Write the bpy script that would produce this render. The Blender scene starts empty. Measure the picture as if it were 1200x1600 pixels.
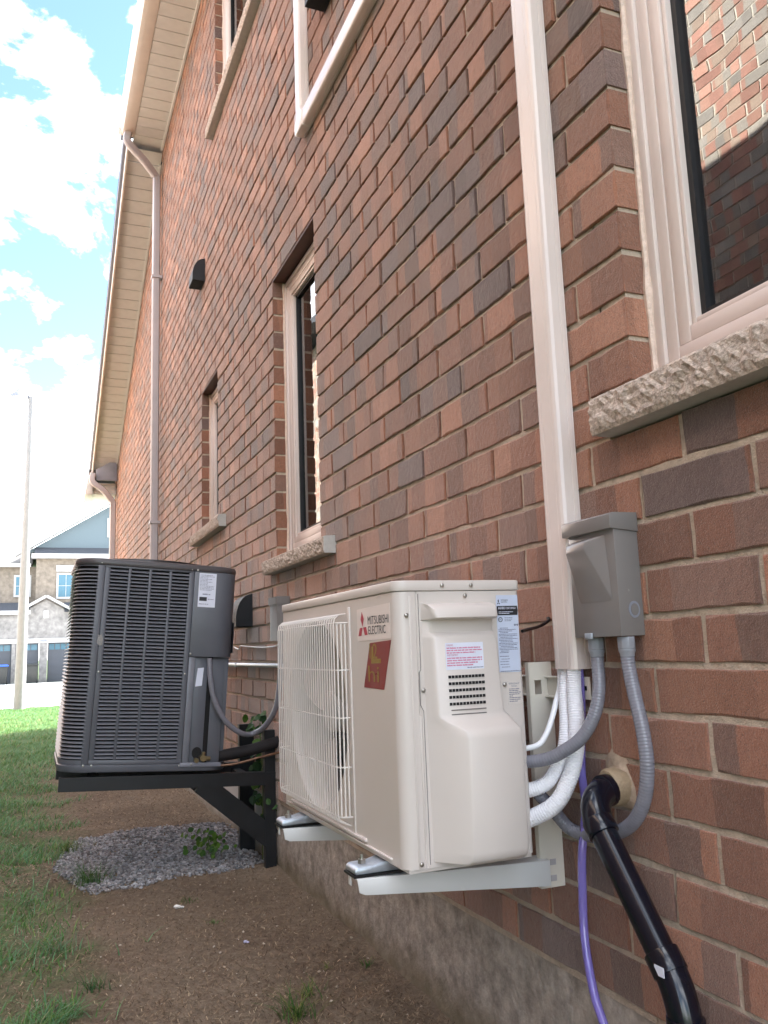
import bpy, bmesh, math, random
from mathutils import Vector, Matrix, noise as mn
R = math.radians
rnd = random.Random(7)
scene = bpy.context.scene
col = scene.collection

# ------------------------------------------------------------------ camera
cam_d = bpy.data.cameras.new('camera'); cam = bpy.data.objects.new('camera', cam_d); col.objects.link(cam)
cam_d.sensor_fit = 'VERTICAL'; cam_d.sensor_height = 32.0; cam_d.lens = 32.0*1313.49/1600.0
cam_d.clip_start = 0.05; cam_d.clip_end = 3000
cr = Vector((0.92480207, -0.37873478, -0.03607074)); cu = Vector((-0.02716634, -0.16030806, 0.98669312)); cf = Vector((0.37947743, 0.91151593, 0.15854206))
cam.matrix_world = Matrix(((cr.x, cu.x, -cf.x, -1.041), (cr.y, cu.y, -cf.y, 0), (cr.z, cu.z, -cf.z, 0), (0, 0, 0, 1)))
scene.camera = cam

# ------------------------------------------------------------------ sky, sun, exposure
SUN_EL, SUN_AZ = R(34.5), R(17)          # azimuth measured from +X towards +Y
sd = Vector((math.cos(SUN_EL)*math.cos(SUN_AZ), math.cos(SUN_EL)*math.sin(SUN_AZ), math.sin(SUN_EL)))
world = bpy.data.worlds.new('World'); scene.world = world; world.use_nodes = True
wn = world.node_tree; wn.nodes.clear()
def wnode(t, **k):
    n = wn.nodes.new(t)
    for a, b in k.items(): setattr(n, a, b)
    return n
wo = wnode('ShaderNodeOutputWorld'); bg = wnode('ShaderNodeBackground'); sky = wnode('ShaderNodeTexSky', sky_type='NISHITA', sun_disc=False)
sky.sun_elevation = SUN_EL; sky.sun_rotation = R(90) - SUN_AZ
sky.air_density = 1.0; sky.dust_density = 0.3; sky.ozone_density = 3.0
tc = wnode('ShaderNodeTexCoord'); mp = wnode('ShaderNodeMapping'); mp.inputs['Scale'].default_value = (1.0, 1.0, 1.5); mp.inputs['Location'].default_value = (1.7, 0.6, 2.1)
nz = wnode('ShaderNodeTexNoise'); nz.inputs['Scale'].default_value = 4.2; nz.inputs['Detail'].default_value = 9; nz.inputs['Roughness'].default_value = .58; nz.inputs['Distortion'].default_value = .25
rp = wnode('ShaderNodeValToRGB'); rp.color_ramp.elements[0].position = .445; rp.color_ramp.elements[1].position = .575
mx = wnode('ShaderNodeMix', data_type='RGBA'); mx.inputs[7].default_value = (14.5, 15.0, 15.9, 1)
wn.links.new(tc.outputs['Generated'], mp.inputs[0]); wn.links.new(mp.outputs[0], nz.inputs['Vector']); wn.links.new(nz.outputs[0], rp.inputs[0])
wn.links.new(rp.outputs[0], mx.inputs[0]); wn.links.new(sky.outputs[0], mx.inputs[6]); wn.links.new(mx.outputs[2], bg.inputs[0]); wn.links.new(bg.outputs[0], wo.inputs[0])
bg.inputs[1].default_value = 0.062
sun_d = bpy.data.lights.new('sun', 'SUN'); sun_d.energy = 4.2; sun_d.angle = R(.53); sun_d.color = (1, .95, .88)
sun = bpy.data.objects.new('sun', sun_d); col.objects.link(sun); sun.rotation_euler = (-sd).to_track_quat('-Z', 'Y').to_euler(); sun.location = sd*40
scene.view_settings.view_transform = 'Standard'; scene.view_settings.look = 'None'; scene.view_settings.gamma = 1; scene.view_settings.use_curve_mapping = False
scene.view_settings.exposure = 3.02
scene.cycles.max_bounces = 8; scene.cycles.diffuse_bounces = 5; scene.cycles.transparent_max_bounces = 16

# ------------------------------------------------------------------ mesh helpers
class MB:
    def __init__(s): s.v = []; s.f = []; s.t = []
    def quad(s, a, b, c, d):
        n = len(s.v); s.v += [a, b, c, d]; s.f.append((n, n+1, n+2, n+3)); return s
    def box(s, x0, x1, y0, y1, z0, z1):
        n = len(s.v)
        s.v += [(x0,y0,z0),(x1,y0,z0),(x1,y1,z0),(x0,y1,z0),(x0,y0,z1),(x1,y0,z1),(x1,y1,z1),(x0,y1,z1)]
        s.f += [tuple(n+i for i in q) for q in ((0,3,2,1),(4,5,6,7),(0,1,5,4),(1,2,6,5),(2,3,7,6),(3,0,4,7))]; return s
    def bar(s, a, b, w, h, up=(0,0,1)):
        a, b = Vector(a), Vector(b); d = (b-a).normalized(); u = Vector(up); r = d.cross(u).normalized(); u = r.cross(d)
        n = len(s.v)
        for p in (a, b):
            for i, j in ((-1,-1),(1,-1),(1,1),(-1,1)): s.v.append(tuple(p + r*(i*w/2) + u*(j*h/2)))
        s.f += [tuple(n+i for i in q) for q in ((3,2,1,0),(4,5,6,7),(0,1,5,4),(1,2,6,5),(2,3,7,6),(3,0,4,7))]; return s
    def prism(s, poly, axis, a, b):
        # poly: list of 2D points; extruded along axis from a to b
        n = len(s.v); k = len(poly)
        def p3(p, t):
            return {'x': (t, p[0], p[1]), 'y': (p[0], t, p[1]), 'z': (p[0], p[1], t)}[axis]
        s.v += [p3(p, a) for p in poly] + [p3(p, b) for p in poly]
        for i in range(k): j = (i+1) % k; s.f.append((n+i, n+j, n+k+j, n+k+i))
        s.f.append(tuple(n+i for i in reversed(range(k)))); s.f.append(tuple(n+k+i for i in range(k))); return s
    def tube(s, pts, r, n=14, cap=True, rad=None):
        pts = [Vector(p) for p in pts]; m = len(pts); base = len(s.v)
        t0 = (pts[1]-pts[0]).normalized(); u = t0.orthogonal().normalized()
        for i, p in enumerate(pts):
            t = (pts[min(i+1, m-1)]-pts[max(i-1, 0)]).normalized()
            u = (u - t*u.dot(t)).normalized(); w = t.cross(u); rr = rad[i] if rad else r
            for k in range(n):
                a = 2*math.pi*k/n; s.v.append(tuple(p + (u*math.cos(a)+w*math.sin(a))*rr))
        for i in range(m-1):
            for k in range(n):
                k2 = (k+1) % n; s.f.append((base+i*n+k, base+i*n+k2, base+(i+1)*n+k2, base+(i+1)*n+k))
        if cap:
            s.f.append(tuple(base+k for k in reversed(range(n)))); s.f.append(tuple(base+(m-1)*n+k for k in range(n)))
        return s
    def loft(s, rings, close=True, cap=True):
        base = len(s.v); n = len(rings[0])
        for r in rings: s.v += [tuple(p) for p in r]
        for i in range(len(rings)-1):
            for k in range(n if close else n-1):
                k2 = (k+1) % n; s.f.append((base+i*n+k, base+i*n+k2, base+(i+1)*n+k2, base+(i+1)*n+k))
        if cap: s.f.append(tuple(base+k for k in reversed(range(n)))); s.f.append(tuple(base+(len(rings)-1)*n+k for k in range(n)))
        return s
    def sphere(s, c, r, n=10, m=6, sq=(1,1,1)):
        rings = []
        for i in range(m+1):
            a = -math.pi/2 + math.pi*i/m; a = max(min(a, 1.5), -1.5)
            rings.append([(c[0]+sq[0]*r*math.cos(a)*math.cos(2*math.pi*k/n), c[1]+sq[1]*r*math.cos(a)*math.sin(2*math.pi*k/n), c[2]+sq[2]*r*math.sin(a)) for k in range(n)])
        return s.loft(rings)
    def mesh(s, name, bevel=0, smooth=False, seg=2):
        me = bpy.data.meshes.new(name); me.from_pydata(s.v, [], s.f)
        bm = bmesh.new(); bm.from_mesh(me)
        bmesh.ops.recalc_face_normals(bm, faces=bm.faces)
        if bevel:
            ed = [e for e in bm.edges if len(e.link_faces) == 2 and e.calc_face_angle(0) > .5]
            if ed: bmesh.ops.bevel(bm, geom=ed, offset=bevel, segments=seg, profile=.5, affect='EDGES', clamp_overlap=True)
        bm.to_mesh(me); bm.free()
        if smooth:
            me.polygons.foreach_set('use_smooth', [True]*len(me.polygons))
            try: me.set_sharp_from_angle(angle=R(38))
            except Exception: pass
        return me
    def build(s, name, mat, parent=None, bevel=0, smooth=None, seg=2):
        me = s.mesh(name, bevel, (bevel > 0) if smooth is None else smooth, seg)
        return link(name, me, mat, parent)
def link(name, me, mat, parent=None):
    o = bpy.data.objects.new(name, me); col.objects.link(o)
    if mat is not None:
        me.materials.clear(); me.materials.append(mat)
    if parent is not None:
        o.parent = parent
        if not parent.get('_local'): o.matrix_parent_inverse = parent_inv(parent)
    return o
def parent_inv(p):
    m = Matrix.Identity(4); q = p
    chain = []
    while q is not None: chain.append(q); q = q.parent
    for q in reversed(chain): m = m @ (q.matrix_parent_inverse if q.parent else Matrix.Identity(4)) @ Matrix.LocRotScale(q.location, q.rotation_euler, q.scale)
    return m.inverted()
def tag(o, label, cat, group=None):
    o['label'] = label; o['category'] = cat
    if group: o['group'] = group
    return o
def thing(name, label, cat, loc=(0,0,0), rot=(0,0,0), group=None, local=False):
    o = bpy.data.objects.new(name, None); col.objects.link(o); o.location = loc; o.rotation_euler = rot; o.empty_display_size = .05
    if local: o['_local'] = 1
    return tag(o, label, cat, group)
def sub(name, loc, parent):          # an empty part that carries sub-parts
    o = bpy.data.objects.new(name, None); col.objects.link(o); o.empty_display_size = .05; o.parent = parent
    return o
def smooth_path(pts, n=8):
    pts = [Vector(p) for p in pts]; out = []
    P = [pts[0]*2-pts[1]] + pts + [pts[-1]*2-pts[-2]]
    for i in range(1, len(P)-2):
        for k in range(n):
            t = k/n; a, b, c, d = P[i-1], P[i], P[i+1], P[i+2]
            out.append(.5*((2*b)+(c-a)*t+(2*a-5*b+4*c-d)*t*t+(3*b-a-3*c+d)*t**3))
    out.append(pts[-1]); return out
def resample(pts, step):
    out = [pts[0]]; acc = 0
    for a, b in zip(pts, pts[1:]):
        L = (b-a).length; d = step-acc
        while d <= L and L > 0:
            out.append(a.lerp(b, d/L)); d += step
        acc = L-(d-step)
    if (out[-1]-pts[-1]).length > step*.3: out.append(pts[-1])
    return out
def ribbed(pts, r, pitch, depth, n=16):
    p = resample(smooth_path(pts, 12), pitch/4); rad = [r - depth*(1 if i % 4 == 2 else (.45 if i % 4 in (1, 3) else 0)) for i in range(len(p))]
    return MB().tube(p, r, n, rad=rad)

# ------------------------------------------------------------------ materials
MATS = {}
def mat(name, c, rough=.5, metal=0, var=.12, vscale=30, bump=0, bscale=200, dirt=0, spec=.5, coat=0, dirtc=(.12,.09,.07)):
    m = bpy.data.materials.new(name); m.use_nodes = True; nt = m.node_tree; b = nt.nodes['Principled BSDF']
    b.inputs['Roughness'].default_value = rough; b.inputs['Metallic'].default_value = metal; b.inputs['Specular IOR Level'].default_value = spec
    if coat: b.inputs['Coat Weight'].default_value = coat; b.inputs['Coat Roughness'].default_value = .15
    N = nt.nodes.new; L = nt.links.new
    t = N('ShaderNodeTexCoord'); n1 = N('ShaderNodeTexNoise'); n1.inputs['Scale'].default_value = vscale; n1.inputs['Detail'].default_value = 9 if bump else 5; n1.inputs['Roughness'].default_value = .68 if bump else .5
    L(t.outputs['Object'], n1.inputs['Vector'])
    r = N('ShaderNodeValToRGB'); r.color_ramp.elements[0].position = .3; r.color_ramp.elements[1].position = .7
    r.color_ramp.elements[0].color = tuple(x*(1-var) for x in c)+(1,); r.color_ramp.elements[1].color = tuple(min(1, x*(1+var)) for x in c)+(1,)
    L(n1.outputs[0], r.inputs[0]); out = r.outputs[0]
    if dirt:
        n2 = N('ShaderNodeTexNoise'); n2.inputs['Scale'].default_value = vscale*.35; n2.inputs['Detail'].default_value = 8; n2.inputs['Roughness'].default_value = .7
        L(t.outputs['Object'], n2.inputs['Vector'])
        r2 = N('ShaderNodeValToRGB'); r2.color_ramp.elements[0].position = .52; r2.color_ramp.elements[1].position = .75; r2.color_ramp.elements[1].color = (dirt,)*3+(1,)
        L(n2.outputs[0], r2.inputs[0]); mxx = N('ShaderNodeMix'); mxx.data_type = 'RGBA'; mxx.inputs[7].default_value = dirtc+(1,)
        L(r2.outputs[0], mxx.inputs[0]); L(out, mxx.inputs[6]); out = mxx.outputs[2]
    L(out, b.inputs['Base Color'])
    rr = N('ShaderNodeMapRange'); rr.inputs['To Min'].default_value = max(0, rough-.08); rr.inputs['To Max'].default_value = min(1, rough+.08)
    L(n1.outputs[0], rr.inputs[0]); L(rr.outputs[0], b.inputs['Roughness'])
    if bump:
        n3 = N('ShaderNodeTexNoise'); n3.inputs['Scale'].default_value = bscale; n3.inputs['Detail'].default_value = 6; L(t.outputs['Object'], n3.inputs['Vector'])
        bp = N('ShaderNodeBump'); bp.inputs['Strength'].default_value = bump; bp.inputs['Distance'].default_value = .004; L(n3.outputs[0], bp.inputs['Height']); L(bp.outputs[0], b.inputs['Normal'])
    MATS[name] = m; return m

def brick_mat(name, cols, mortar_dust=.25):
    # the attribute 'tone' on each brick: r picks the brick's colour, g shifts its bands, b is its own brightness
    m = bpy.data.materials.new(name); m.use_nodes = True; nt = m.node_tree; b = nt.nodes['Principled BSDF']; N = nt.nodes.new; L = nt.links.new
    at = N('ShaderNodeAttribute'); at.attribute_name = 'tone'; sp = N('ShaderNodeSeparateColor'); L(at.outputs['Color'], sp.inputs[0])
    geo = N('ShaderNodeNewGeometry'); sx = N('ShaderNodeSeparateXYZ'); L(geo.outputs['Position'], sx.inputs[0])
    def math_(op, a, bb=None):
        n = N('ShaderNodeMath'); n.operation = op
        for i, v in enumerate((a, bb)):
            if v is None: continue
            if isinstance(v, (int, float)): n.inputs[i].default_value = v
            else: L(v, n.inputs[i])
        return n.outputs[0]
    # vertical flash bands across the brick face, slightly wobbly
    wob = N('ShaderNodeTexNoise'); wob.inputs['Scale'].default_value = 14; L(geo.outputs['Position'], wob.inputs['Vector'])
    yy = math_('ADD', math_('MULTIPLY', sx.outputs[1], 11.0), math_('ADD', math_('MULTIPLY', sp.outputs[1], 91.0), math_('MULTIPLY', wob.outputs[0], .22)))
    yy = math_('ADD', yy, math_('MULTIPLY', sx.outputs[0], 6.0))
    vo = N('ShaderNodeTexVoronoi'); vo.voronoi_dimensions = '1D'; vo.inputs['Scale'].default_value = 1.0; vo.inputs['Randomness'].default_value = 1; L(yy, vo.inputs['W'])
    vs = N('ShaderNodeSeparateColor'); L(vo.outputs['Color'], vs.inputs[0])
    # base colour by brick
    cr_ = N('ShaderNodeValToRGB'); cr_.color_ramp.interpolation = 'CONSTANT'; els = cr_.color_ramp.elements
    while len(els) < len(cols): els.new(.5)
    for e, (p, c) in zip(els, cols): e.position = p; e.color = c+(1,)
    sel = math_('ADD', sp.outputs[0], math_('MULTIPLY', math_('SUBTRACT', vs.outputs[0], .5), .60))
    L(sel, cr_.inputs[0])
    # brightness by brick and by band
    br = math_('ADD', .68, math_('ADD', math_('MULTIPLY', sp.outputs[2], .34), math_('MULTIPLY', vs.outputs[1], .36)))
    # grain: fine sandy specks and pits
    g1 = N('ShaderNodeTexNoise'); g1.inputs['Scale'].default_value = 300; g1.inputs['Detail'].default_value = 4; g1.inputs['Roughness'].default_value = .75; L(geo.outputs['Position'], g1.inputs['Vector'])
    g2 = N('ShaderNodeTexNoise'); g2.inputs['Scale'].default_value = 55; g2.inputs['Detail'].default_value = 6; g2.inputs['Roughness'].default_value = .65; L(geo.outputs['Position'], g2.inputs['Vector'])
    br = math_('MULTIPLY', br, math_('ADD', .10, math_('ADD', math_('MULTIPLY', g1.outputs[0], 1.25), math_('MULTIPLY', g2.outputs[0], .55))))
    mul = N('ShaderNodeVectorMath'); mul.operation = 'SCALE'; L(cr_.outputs[0], mul.inputs[0]); L(br, mul.inputs['Scale'])
    # pale mortar smears and efflorescence
    g3 = N('ShaderNodeTexNoise'); g3.inputs['Scale'].default_value = 9; g3.inputs['Detail'].default_value = 10; g3.inputs['Roughness'].default_value = .75; L(geo.outputs['Position'], g3.inputs['Vector'])
    r3 = N('ShaderNodeValToRGB'); r3.color_ramp.elements[0].position = .57; r3.color_ramp.elements[1].position = .78; r3.color_ramp.elements[1].color = (mortar_dust,)*3+(1,); L(g3.outputs[0], r3.inputs[0])
    mxx = N('ShaderNodeMix'); mxx.data_type = 'RGBA'; mxx.inputs[7].default_value = (.42,.36,.30,1); L(r3.outputs[0], mxx.inputs[0]); L(mul.outputs[0], mxx.inputs[6])
    # a few dark pits
    vp = N('ShaderNodeTexVoronoi'); vp.inputs['Scale'].default_value = 170; L(geo.outputs['Position'], vp.inputs['Vector'])
    pit = math_('LESS_THAN', vp.outputs['Distance'], .22)
    mx2 = N('ShaderNodeMix'); mx2.data_type = 'RGBA'; mx2.inputs[7].default_value = (.05,.03,.022,1); L(math_('MULTIPLY', pit, .55), mx2.inputs[0]); L(mxx.outputs[2], mx2.inputs[6])
    L(mx2.outputs[2], b.inputs['Base Color']); b.inputs['Roughness'].default_value = .82; b.inputs['Specular IOR Level'].default_value = .35; b.inputs['Sheen Weight'].default_value = .6; b.inputs['Sheen Roughness'].default_value = .28; b.inputs['Sheen Tint'].default_value = (1,.86,.76,1)
    bp = N('ShaderNodeBump'); bp.inputs['Strength'].default_value = .9; bp.inputs['Distance'].default_value = .003
    hh = math_('ADD', math_('ADD', g1.outputs[0], math_('MULTIPLY', g2.outputs[0], 1.3)), math_('MULTIPLY', pit, -.8)); L(hh, bp.inputs['Height']); L(bp.outputs[0], b.inputs['Normal'])
    return m

M_brick = brick_mat('flashed_brick', [(0, (.16,.104,.092)), (.14, (.195,.108,.081)), (.28, (.228,.106,.070)), (.44, (.315,.143,.089)), (.60, (.26,.117,.075)), (.76, (.35,.165,.104)), (.92, (.182,.101,.078))])
M_brick_n = brick_mat('mixed_brick', [(0, (.40,.375,.335)), (.22, (.50,.27,.21)), (.4, (.48,.37,.29)), (.6, (.52,.30,.23)), (.8, (.43,.40,.35))], .35)
M_brick_bg = mat('tan_brick', (.185,.155,.125), .9, var=.25, vscale=6)
M_mortar = mat('mortar', (.50,.41,.322), .95, var=.2, vscale=60, bump=.9, bscale=260, dirt=.3, dirtc=(.36,.28,.22))
M_mortar_n = mat('pale_mortar', (.74,.70,.60), .95, var=.15, vscale=60, bump=.6)
M_found = mat('parged_concrete', (.37,.325,.28), .92, var=.5, vscale=20, bump=1.0, bscale=70, dirt=.6, dirtc=(.22,.195,.17))
M_concrete = mat('pale_concrete', (.52,.50,.47), .9, var=.12, vscale=6, bump=.3, bscale=120)
M_sill = mat('split_limestone', (.44,.36,.30), .9, var=.55, vscale=120, bump=1.0, bscale=160, dirt=.75, dirtc=(.20,.14,.11))
M_sill_cut = mat('sawn_limestone', (.44,.42,.39), .85, var=.1, vscale=40, bump=.2)
M_vinyl = mat('almond_vinyl', (.66,.565,.52), .38, var=.04, vscale=8)
M_caulk = mat('caulk', (.66,.52,.43), .6, var=.15, vscale=60, bump=.8, bscale=90)
M_gasket = mat('black_gasket', (.004,.004,.005), .5)
M_cover = mat('line_cover_plastic', (.69,.605,.565), .22, var=.03, vscale=7, dirt=.1, dirtc=(.5,.4,.34))
M_alum = mat('beige_aluminium', (.56,.51,.45), .42, var=.05, vscale=9, dirt=.2, dirtc=(.4,.34,.28))
M_gutter = mat('painted_gutter', (.60,.53,.46), .35, var=.05, vscale=9)
M_soffit = mat('soffit_vinyl', (.56,.555,.53), .5, var=.06, vscale=9)
M_flash = mat('grey_flashing', (.20,.21,.25), .5, var=.08, vscale=12)
M_shingle = mat('roof_shingle', (.055,.06,.07), .9, var=.5, vscale=40, bump=.8, bscale=60)
M_ac = mat('ivory_enamel', (.61,.555,.515), .33, var=.02, vscale=5)
M_acrod = mat('ivory_coated_wire', (.68,.63,.59), .35, var=.03)
M_dark = mat('black_plastic', (.005,.005,.0065), .42, var=.1)
M_hood = mat('matt_black_plastic', (.0045,.005,.0075), .6, var=.1)
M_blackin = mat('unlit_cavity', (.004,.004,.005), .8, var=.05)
M_galv = mat('zinc_plate', (.50,.55,.61), .46, metal=.75, var=.15, vscale=60)
M_fan = mat('grey_fan_plastic', (.42,.39,.365), .5, var=.05)
M_screw = mat('steel_screw', (.42,.40,.37), .3, metal=.9, var=.1)
M_grey = mat('grey_enamel', (.185,.172,.165), .24, var=.04, vscale=9, dirt=.12, dirtc=(.27,.25,.23))
M_greyf = mat('grey_pvc_fitting', (.25,.26,.29), .35, var=.05)
M_conduit = mat('grey_flexible_conduit', (.20,.20,.232), .2, var=.08, vscale=50)
M_hose = mat('white_insulation', (.78,.77,.80), .6, var=.06, vscale=50, bump=.35, bscale=300)
M_cable = mat('white_cable', (.78,.78,.80), .4, var=.04)
M_abs = mat('black_abs', (.0035,.0045,.010), .17, var=.2, vscale=20, dirt=.12, dirtc=(.02,.02,.024))
M_foam = mat('black_foam_sleeve', (.010,.008,.009), .8, var=.3, vscale=60, bump=.6)
M_copper = mat('tarnished_copper', (.20,.11,.07), .5, metal=.6, var=.3)
M_brass = mat('tarnished_brass', (.22,.17,.09), .45, metal=.7, var=.3)
M_cond = mat('charcoal_enamel', (.105,.112,.132), .42, var=.08, vscale=7, dirt=.25, dirtc=(.13,.125,.125))
M_condlo = mat('charcoal_louver', (.17,.178,.205), .4, var=.12, vscale=14)
M_condtop = mat('charcoal_cap', (.07,.064,.068), .38, var=.06, vscale=7)
M_steel = mat('black_painted_steel', (.005,.006,.008), .45, var=.3, vscale=20, dirt=.15, dirtc=(.012,.012,.014))
M_paper = mat('label_paper', (.70,.73,.84), .4, var=.03)
M_paper2 = mat('silver_label', (.52,.57,.70), .35, var=.03)
M_white = mat('white_sticker', (.74,.66,.62), .35, var=.02)
M_ink = mat('black_ink', (.015,.015,.02), .5, var=.02)
M_inkg = mat('grey_ink', (.17,.18,.25), .6, var=.05)
M_inkr = mat('pink_ink', (.62,.16,.28), .6, var=.05)
M_inkdr = mat('dark_pink_ink', (.42,.06,.14), .6, var=.05)
M_red = mat('logo_red', (.42,.03,.06), .4, var=.03)
M_stred = mat('dark_red_sticker', (.20,.006,.010), .3, var=.1, vscale=40)
M_styel = mat('olive_yellow_ink', (.24,.15,.010), .35, var=.15, vscale=40)
M_sealant = mat('tan_sealant', (.40,.30,.215), .6, var=.3, vscale=40, bump=1.0, bscale=60, dirt=.5, dirtc=(.3,.22,.16))
M_foamy = mat('yellow_foam', (.36,.27,.17), .6, var=.25, vscale=50, bump=.8, bscale=90)
M_dark_wood = mat('brown_lintel', (.10,.045,.035), .6, var=.2, vscale=20)
M_inside = mat('room_paint', (.35,.33,.30), .9)
M_lightener = mat('pale_lightener_sheet', (.42,.385,.36), .9, var=.05)
M_screen = mat('window_screen', (.02,.02,.022), .9)
M_lamp = mat('concrete_lamp_post', (.24,.25,.26), .8, var=.08, vscale=10)
M_bgtrim = mat('pale_trim', (.36,.355,.35), .7)
M_bgside = mat('grey_blue_siding', (.10,.135,.155), .7, var=.04)
M_bgstone = mat('pale_stone', (.20,.19,.18), .85, var=.3, vscale=5)
M_garage = mat('slate_garage_door', (.045,.052,.065), .5, var=.04)
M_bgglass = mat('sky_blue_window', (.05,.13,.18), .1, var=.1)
M_bin = mat('dark_green_bin', (.02,.022,.02), .5)
M_binb = mat('blue_bin', (.03,.10,.40), .45)
M_car = mat('silver_car_paint', (.45,.47,.50), .25, metal=.4)
M_tyre = mat('tyre_rubber', (.02,.02,.02), .8)
M_paving = mat('pale_paving', (.62,.60,.57), .85, var=.06, vscale=3, bump=.2, bscale=40)
M_straw = None

m = bpy.data.materials.new('window_glass'); m.use_nodes = True; nt = m.node_tree; nt.nodes.clear()
o_ = nt.nodes.new('ShaderNodeOutputMaterial'); ms = nt.nodes.new('ShaderNodeMixShader'); tr = nt.nodes.new('ShaderNodeBsdfTransparent'); gl = nt.nodes.new('ShaderNodeBsdfGlossy'); fr = nt.nodes.new('ShaderNodeFresnel')
fr.inputs[0].default_value = 2.6; gl.inputs['Roughness'].default_value = .004; tr.inputs[0].default_value = (.78,.82,.80,1)
wv = nt.nodes.new('ShaderNodeTexNoise'); wv.inputs['Scale'].default_value = 5; wv.inputs['Detail'].default_value = 1; bp = nt.nodes.new('ShaderNodeBump'); bp.inputs['Strength'].default_value = .05; bp.inputs['Distance'].default_value = .01
geo = nt.nodes.new('ShaderNodeNewGeometry'); nt.links.new(geo.outputs['Position'], wv.inputs['Vector']); nt.links.new(wv.outputs[0], bp.inputs['Height']); nt.links.new(bp.outputs[0], gl.inputs['Normal'])
nt.links.new(fr.outputs[0], ms.inputs[0]); nt.links.new(tr.outputs[0], ms.inputs[1]); nt.links.new(gl.outputs[0], ms.inputs[2]); nt.links.new(ms.outputs[0], o_.inputs[0]); M_glass = m

m = bpy.data.materials.new('violet_clear_vinyl'); m.use_nodes = True; nt = m.node_tree; b = nt.nodes['Principled BSDF']
b.inputs['Base Color'].default_value = (.35,.29,.80,1); b.inputs['Roughness'].default_value = .08; b.inputs['Coat Weight'].default_value = 1; b.inputs['Transmission Weight'].default_value = .5; b.inputs['IOR'].default_value = 1.3; M_violet = m

def attr_mat(name, attr, rough=.7, trans=0):
    m = bpy.data.materials.new(name); m.use_nodes = True; nt = m.node_tree; b = nt.nodes['Principled BSDF']
    a = nt.nodes.new('ShaderNodeAttribute'); a.attribute_name = attr; nt.links.new(a.outputs['Color'], b.inputs['Base Color']); b.inputs['Roughness'].default_value = rough
    b.inputs['Specular IOR Level'].default_value = .3
    if trans:
        ts = nt.nodes.new('ShaderNodeBsdfTranslucent'); nt.links.new(a.outputs['Color'], ts.inputs[0]); mm = nt.nodes.new('ShaderNodeMixShader'); mm.inputs[0].default_value = trans
        o = nt.nodes['Material Output']; nt.links.new(b.outputs[0], mm.inputs[1]); nt.links.new(ts.outputs[0], mm.inputs[2]); nt.links.new(mm.outputs[0], o.inputs[0])
    return m
M_blade = attr_mat('grass_blade', 'tone', .6, .3)
M_thatch = attr_mat('dry_thatch', 'tone', .85)
M_stone = attr_mat('crushed_stone', 'tone', .85)
M_leaf = attr_mat('leaf', 'tone', .5, .25)

def set_tone(me, cols_per_face):
    a = me.color_attributes.new('tone', 'FLOAT_COLOR', 'CORNER'); buf = []
    for p, c in zip(me.polygons, cols_per_face): buf += list(c)*p.loop_total
    a.data.foreach_set('color', buf)

# ------------------------------------------------------------------ ground (one sheet to the horizon)
GZ = -.97
def gz(x, y):
    z = GZ
    if y > 18: z -= .21*min(1, (y-18)/26)
    n = mn.fractal(Vector((x*1.7, y*1.7, 3.1)), 1, 2, 4)*.022 if abs(x) < 8 and y < 25 else 0
    n2 = mn.fractal(Vector((x*11, y*11, 1)), 1, 2, 3)*.007 if -3 < x < .3 and y < 9 else 0
    k = 1 if y < 16 else max(0, 1-(y-16)/3)
    lawn = max(0, min(1, (-.75-x)/.5))*.03*(mn.noise(Vector((x*3, y*1.5, 9)))+.3) if y < 25 else 0
    tuft = .03*math.exp(-((x+.18)/.1)**2)*math.exp(-((y-2.28)/.09)**2)
    return z + (n+n2+lawn)*k + tuft
def axis_vals(lo, hi, dense):
    vals = set()
    for a, b, s in dense:
        t = a
        while t < b: vals.add(round(t, 4)); t += s
    t = dense[0][0]; s = .3
    while t > lo: t -= s; s *= 1.5; vals.add(round(max(t, lo), 4))
    t = dense[-1][1]; s = .3; vals.add(t)
    while t < hi: t += s; s *= 1.5; vals.add(round(min(t, hi), 4))
    return sorted(vals)
xs = axis_vals(-900, 900, [(-3.2, -1.7, .08), (-1.7, .12, .028)]); ys = axis_vals(-900, 1600, [(1.6, 6.5, .03), (6.5, 20, .12)])
mb = MB()
for y in ys:
    for x in xs: mb.v.append((x, y, gz(x, y)))
nx = len(xs)
for j in range(len(ys)-1):
    for i in range(nx-1): mb.f.append((j*nx+i, j*nx+i+1, (j+1)*nx+i+1, (j+1)*nx+i))
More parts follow.
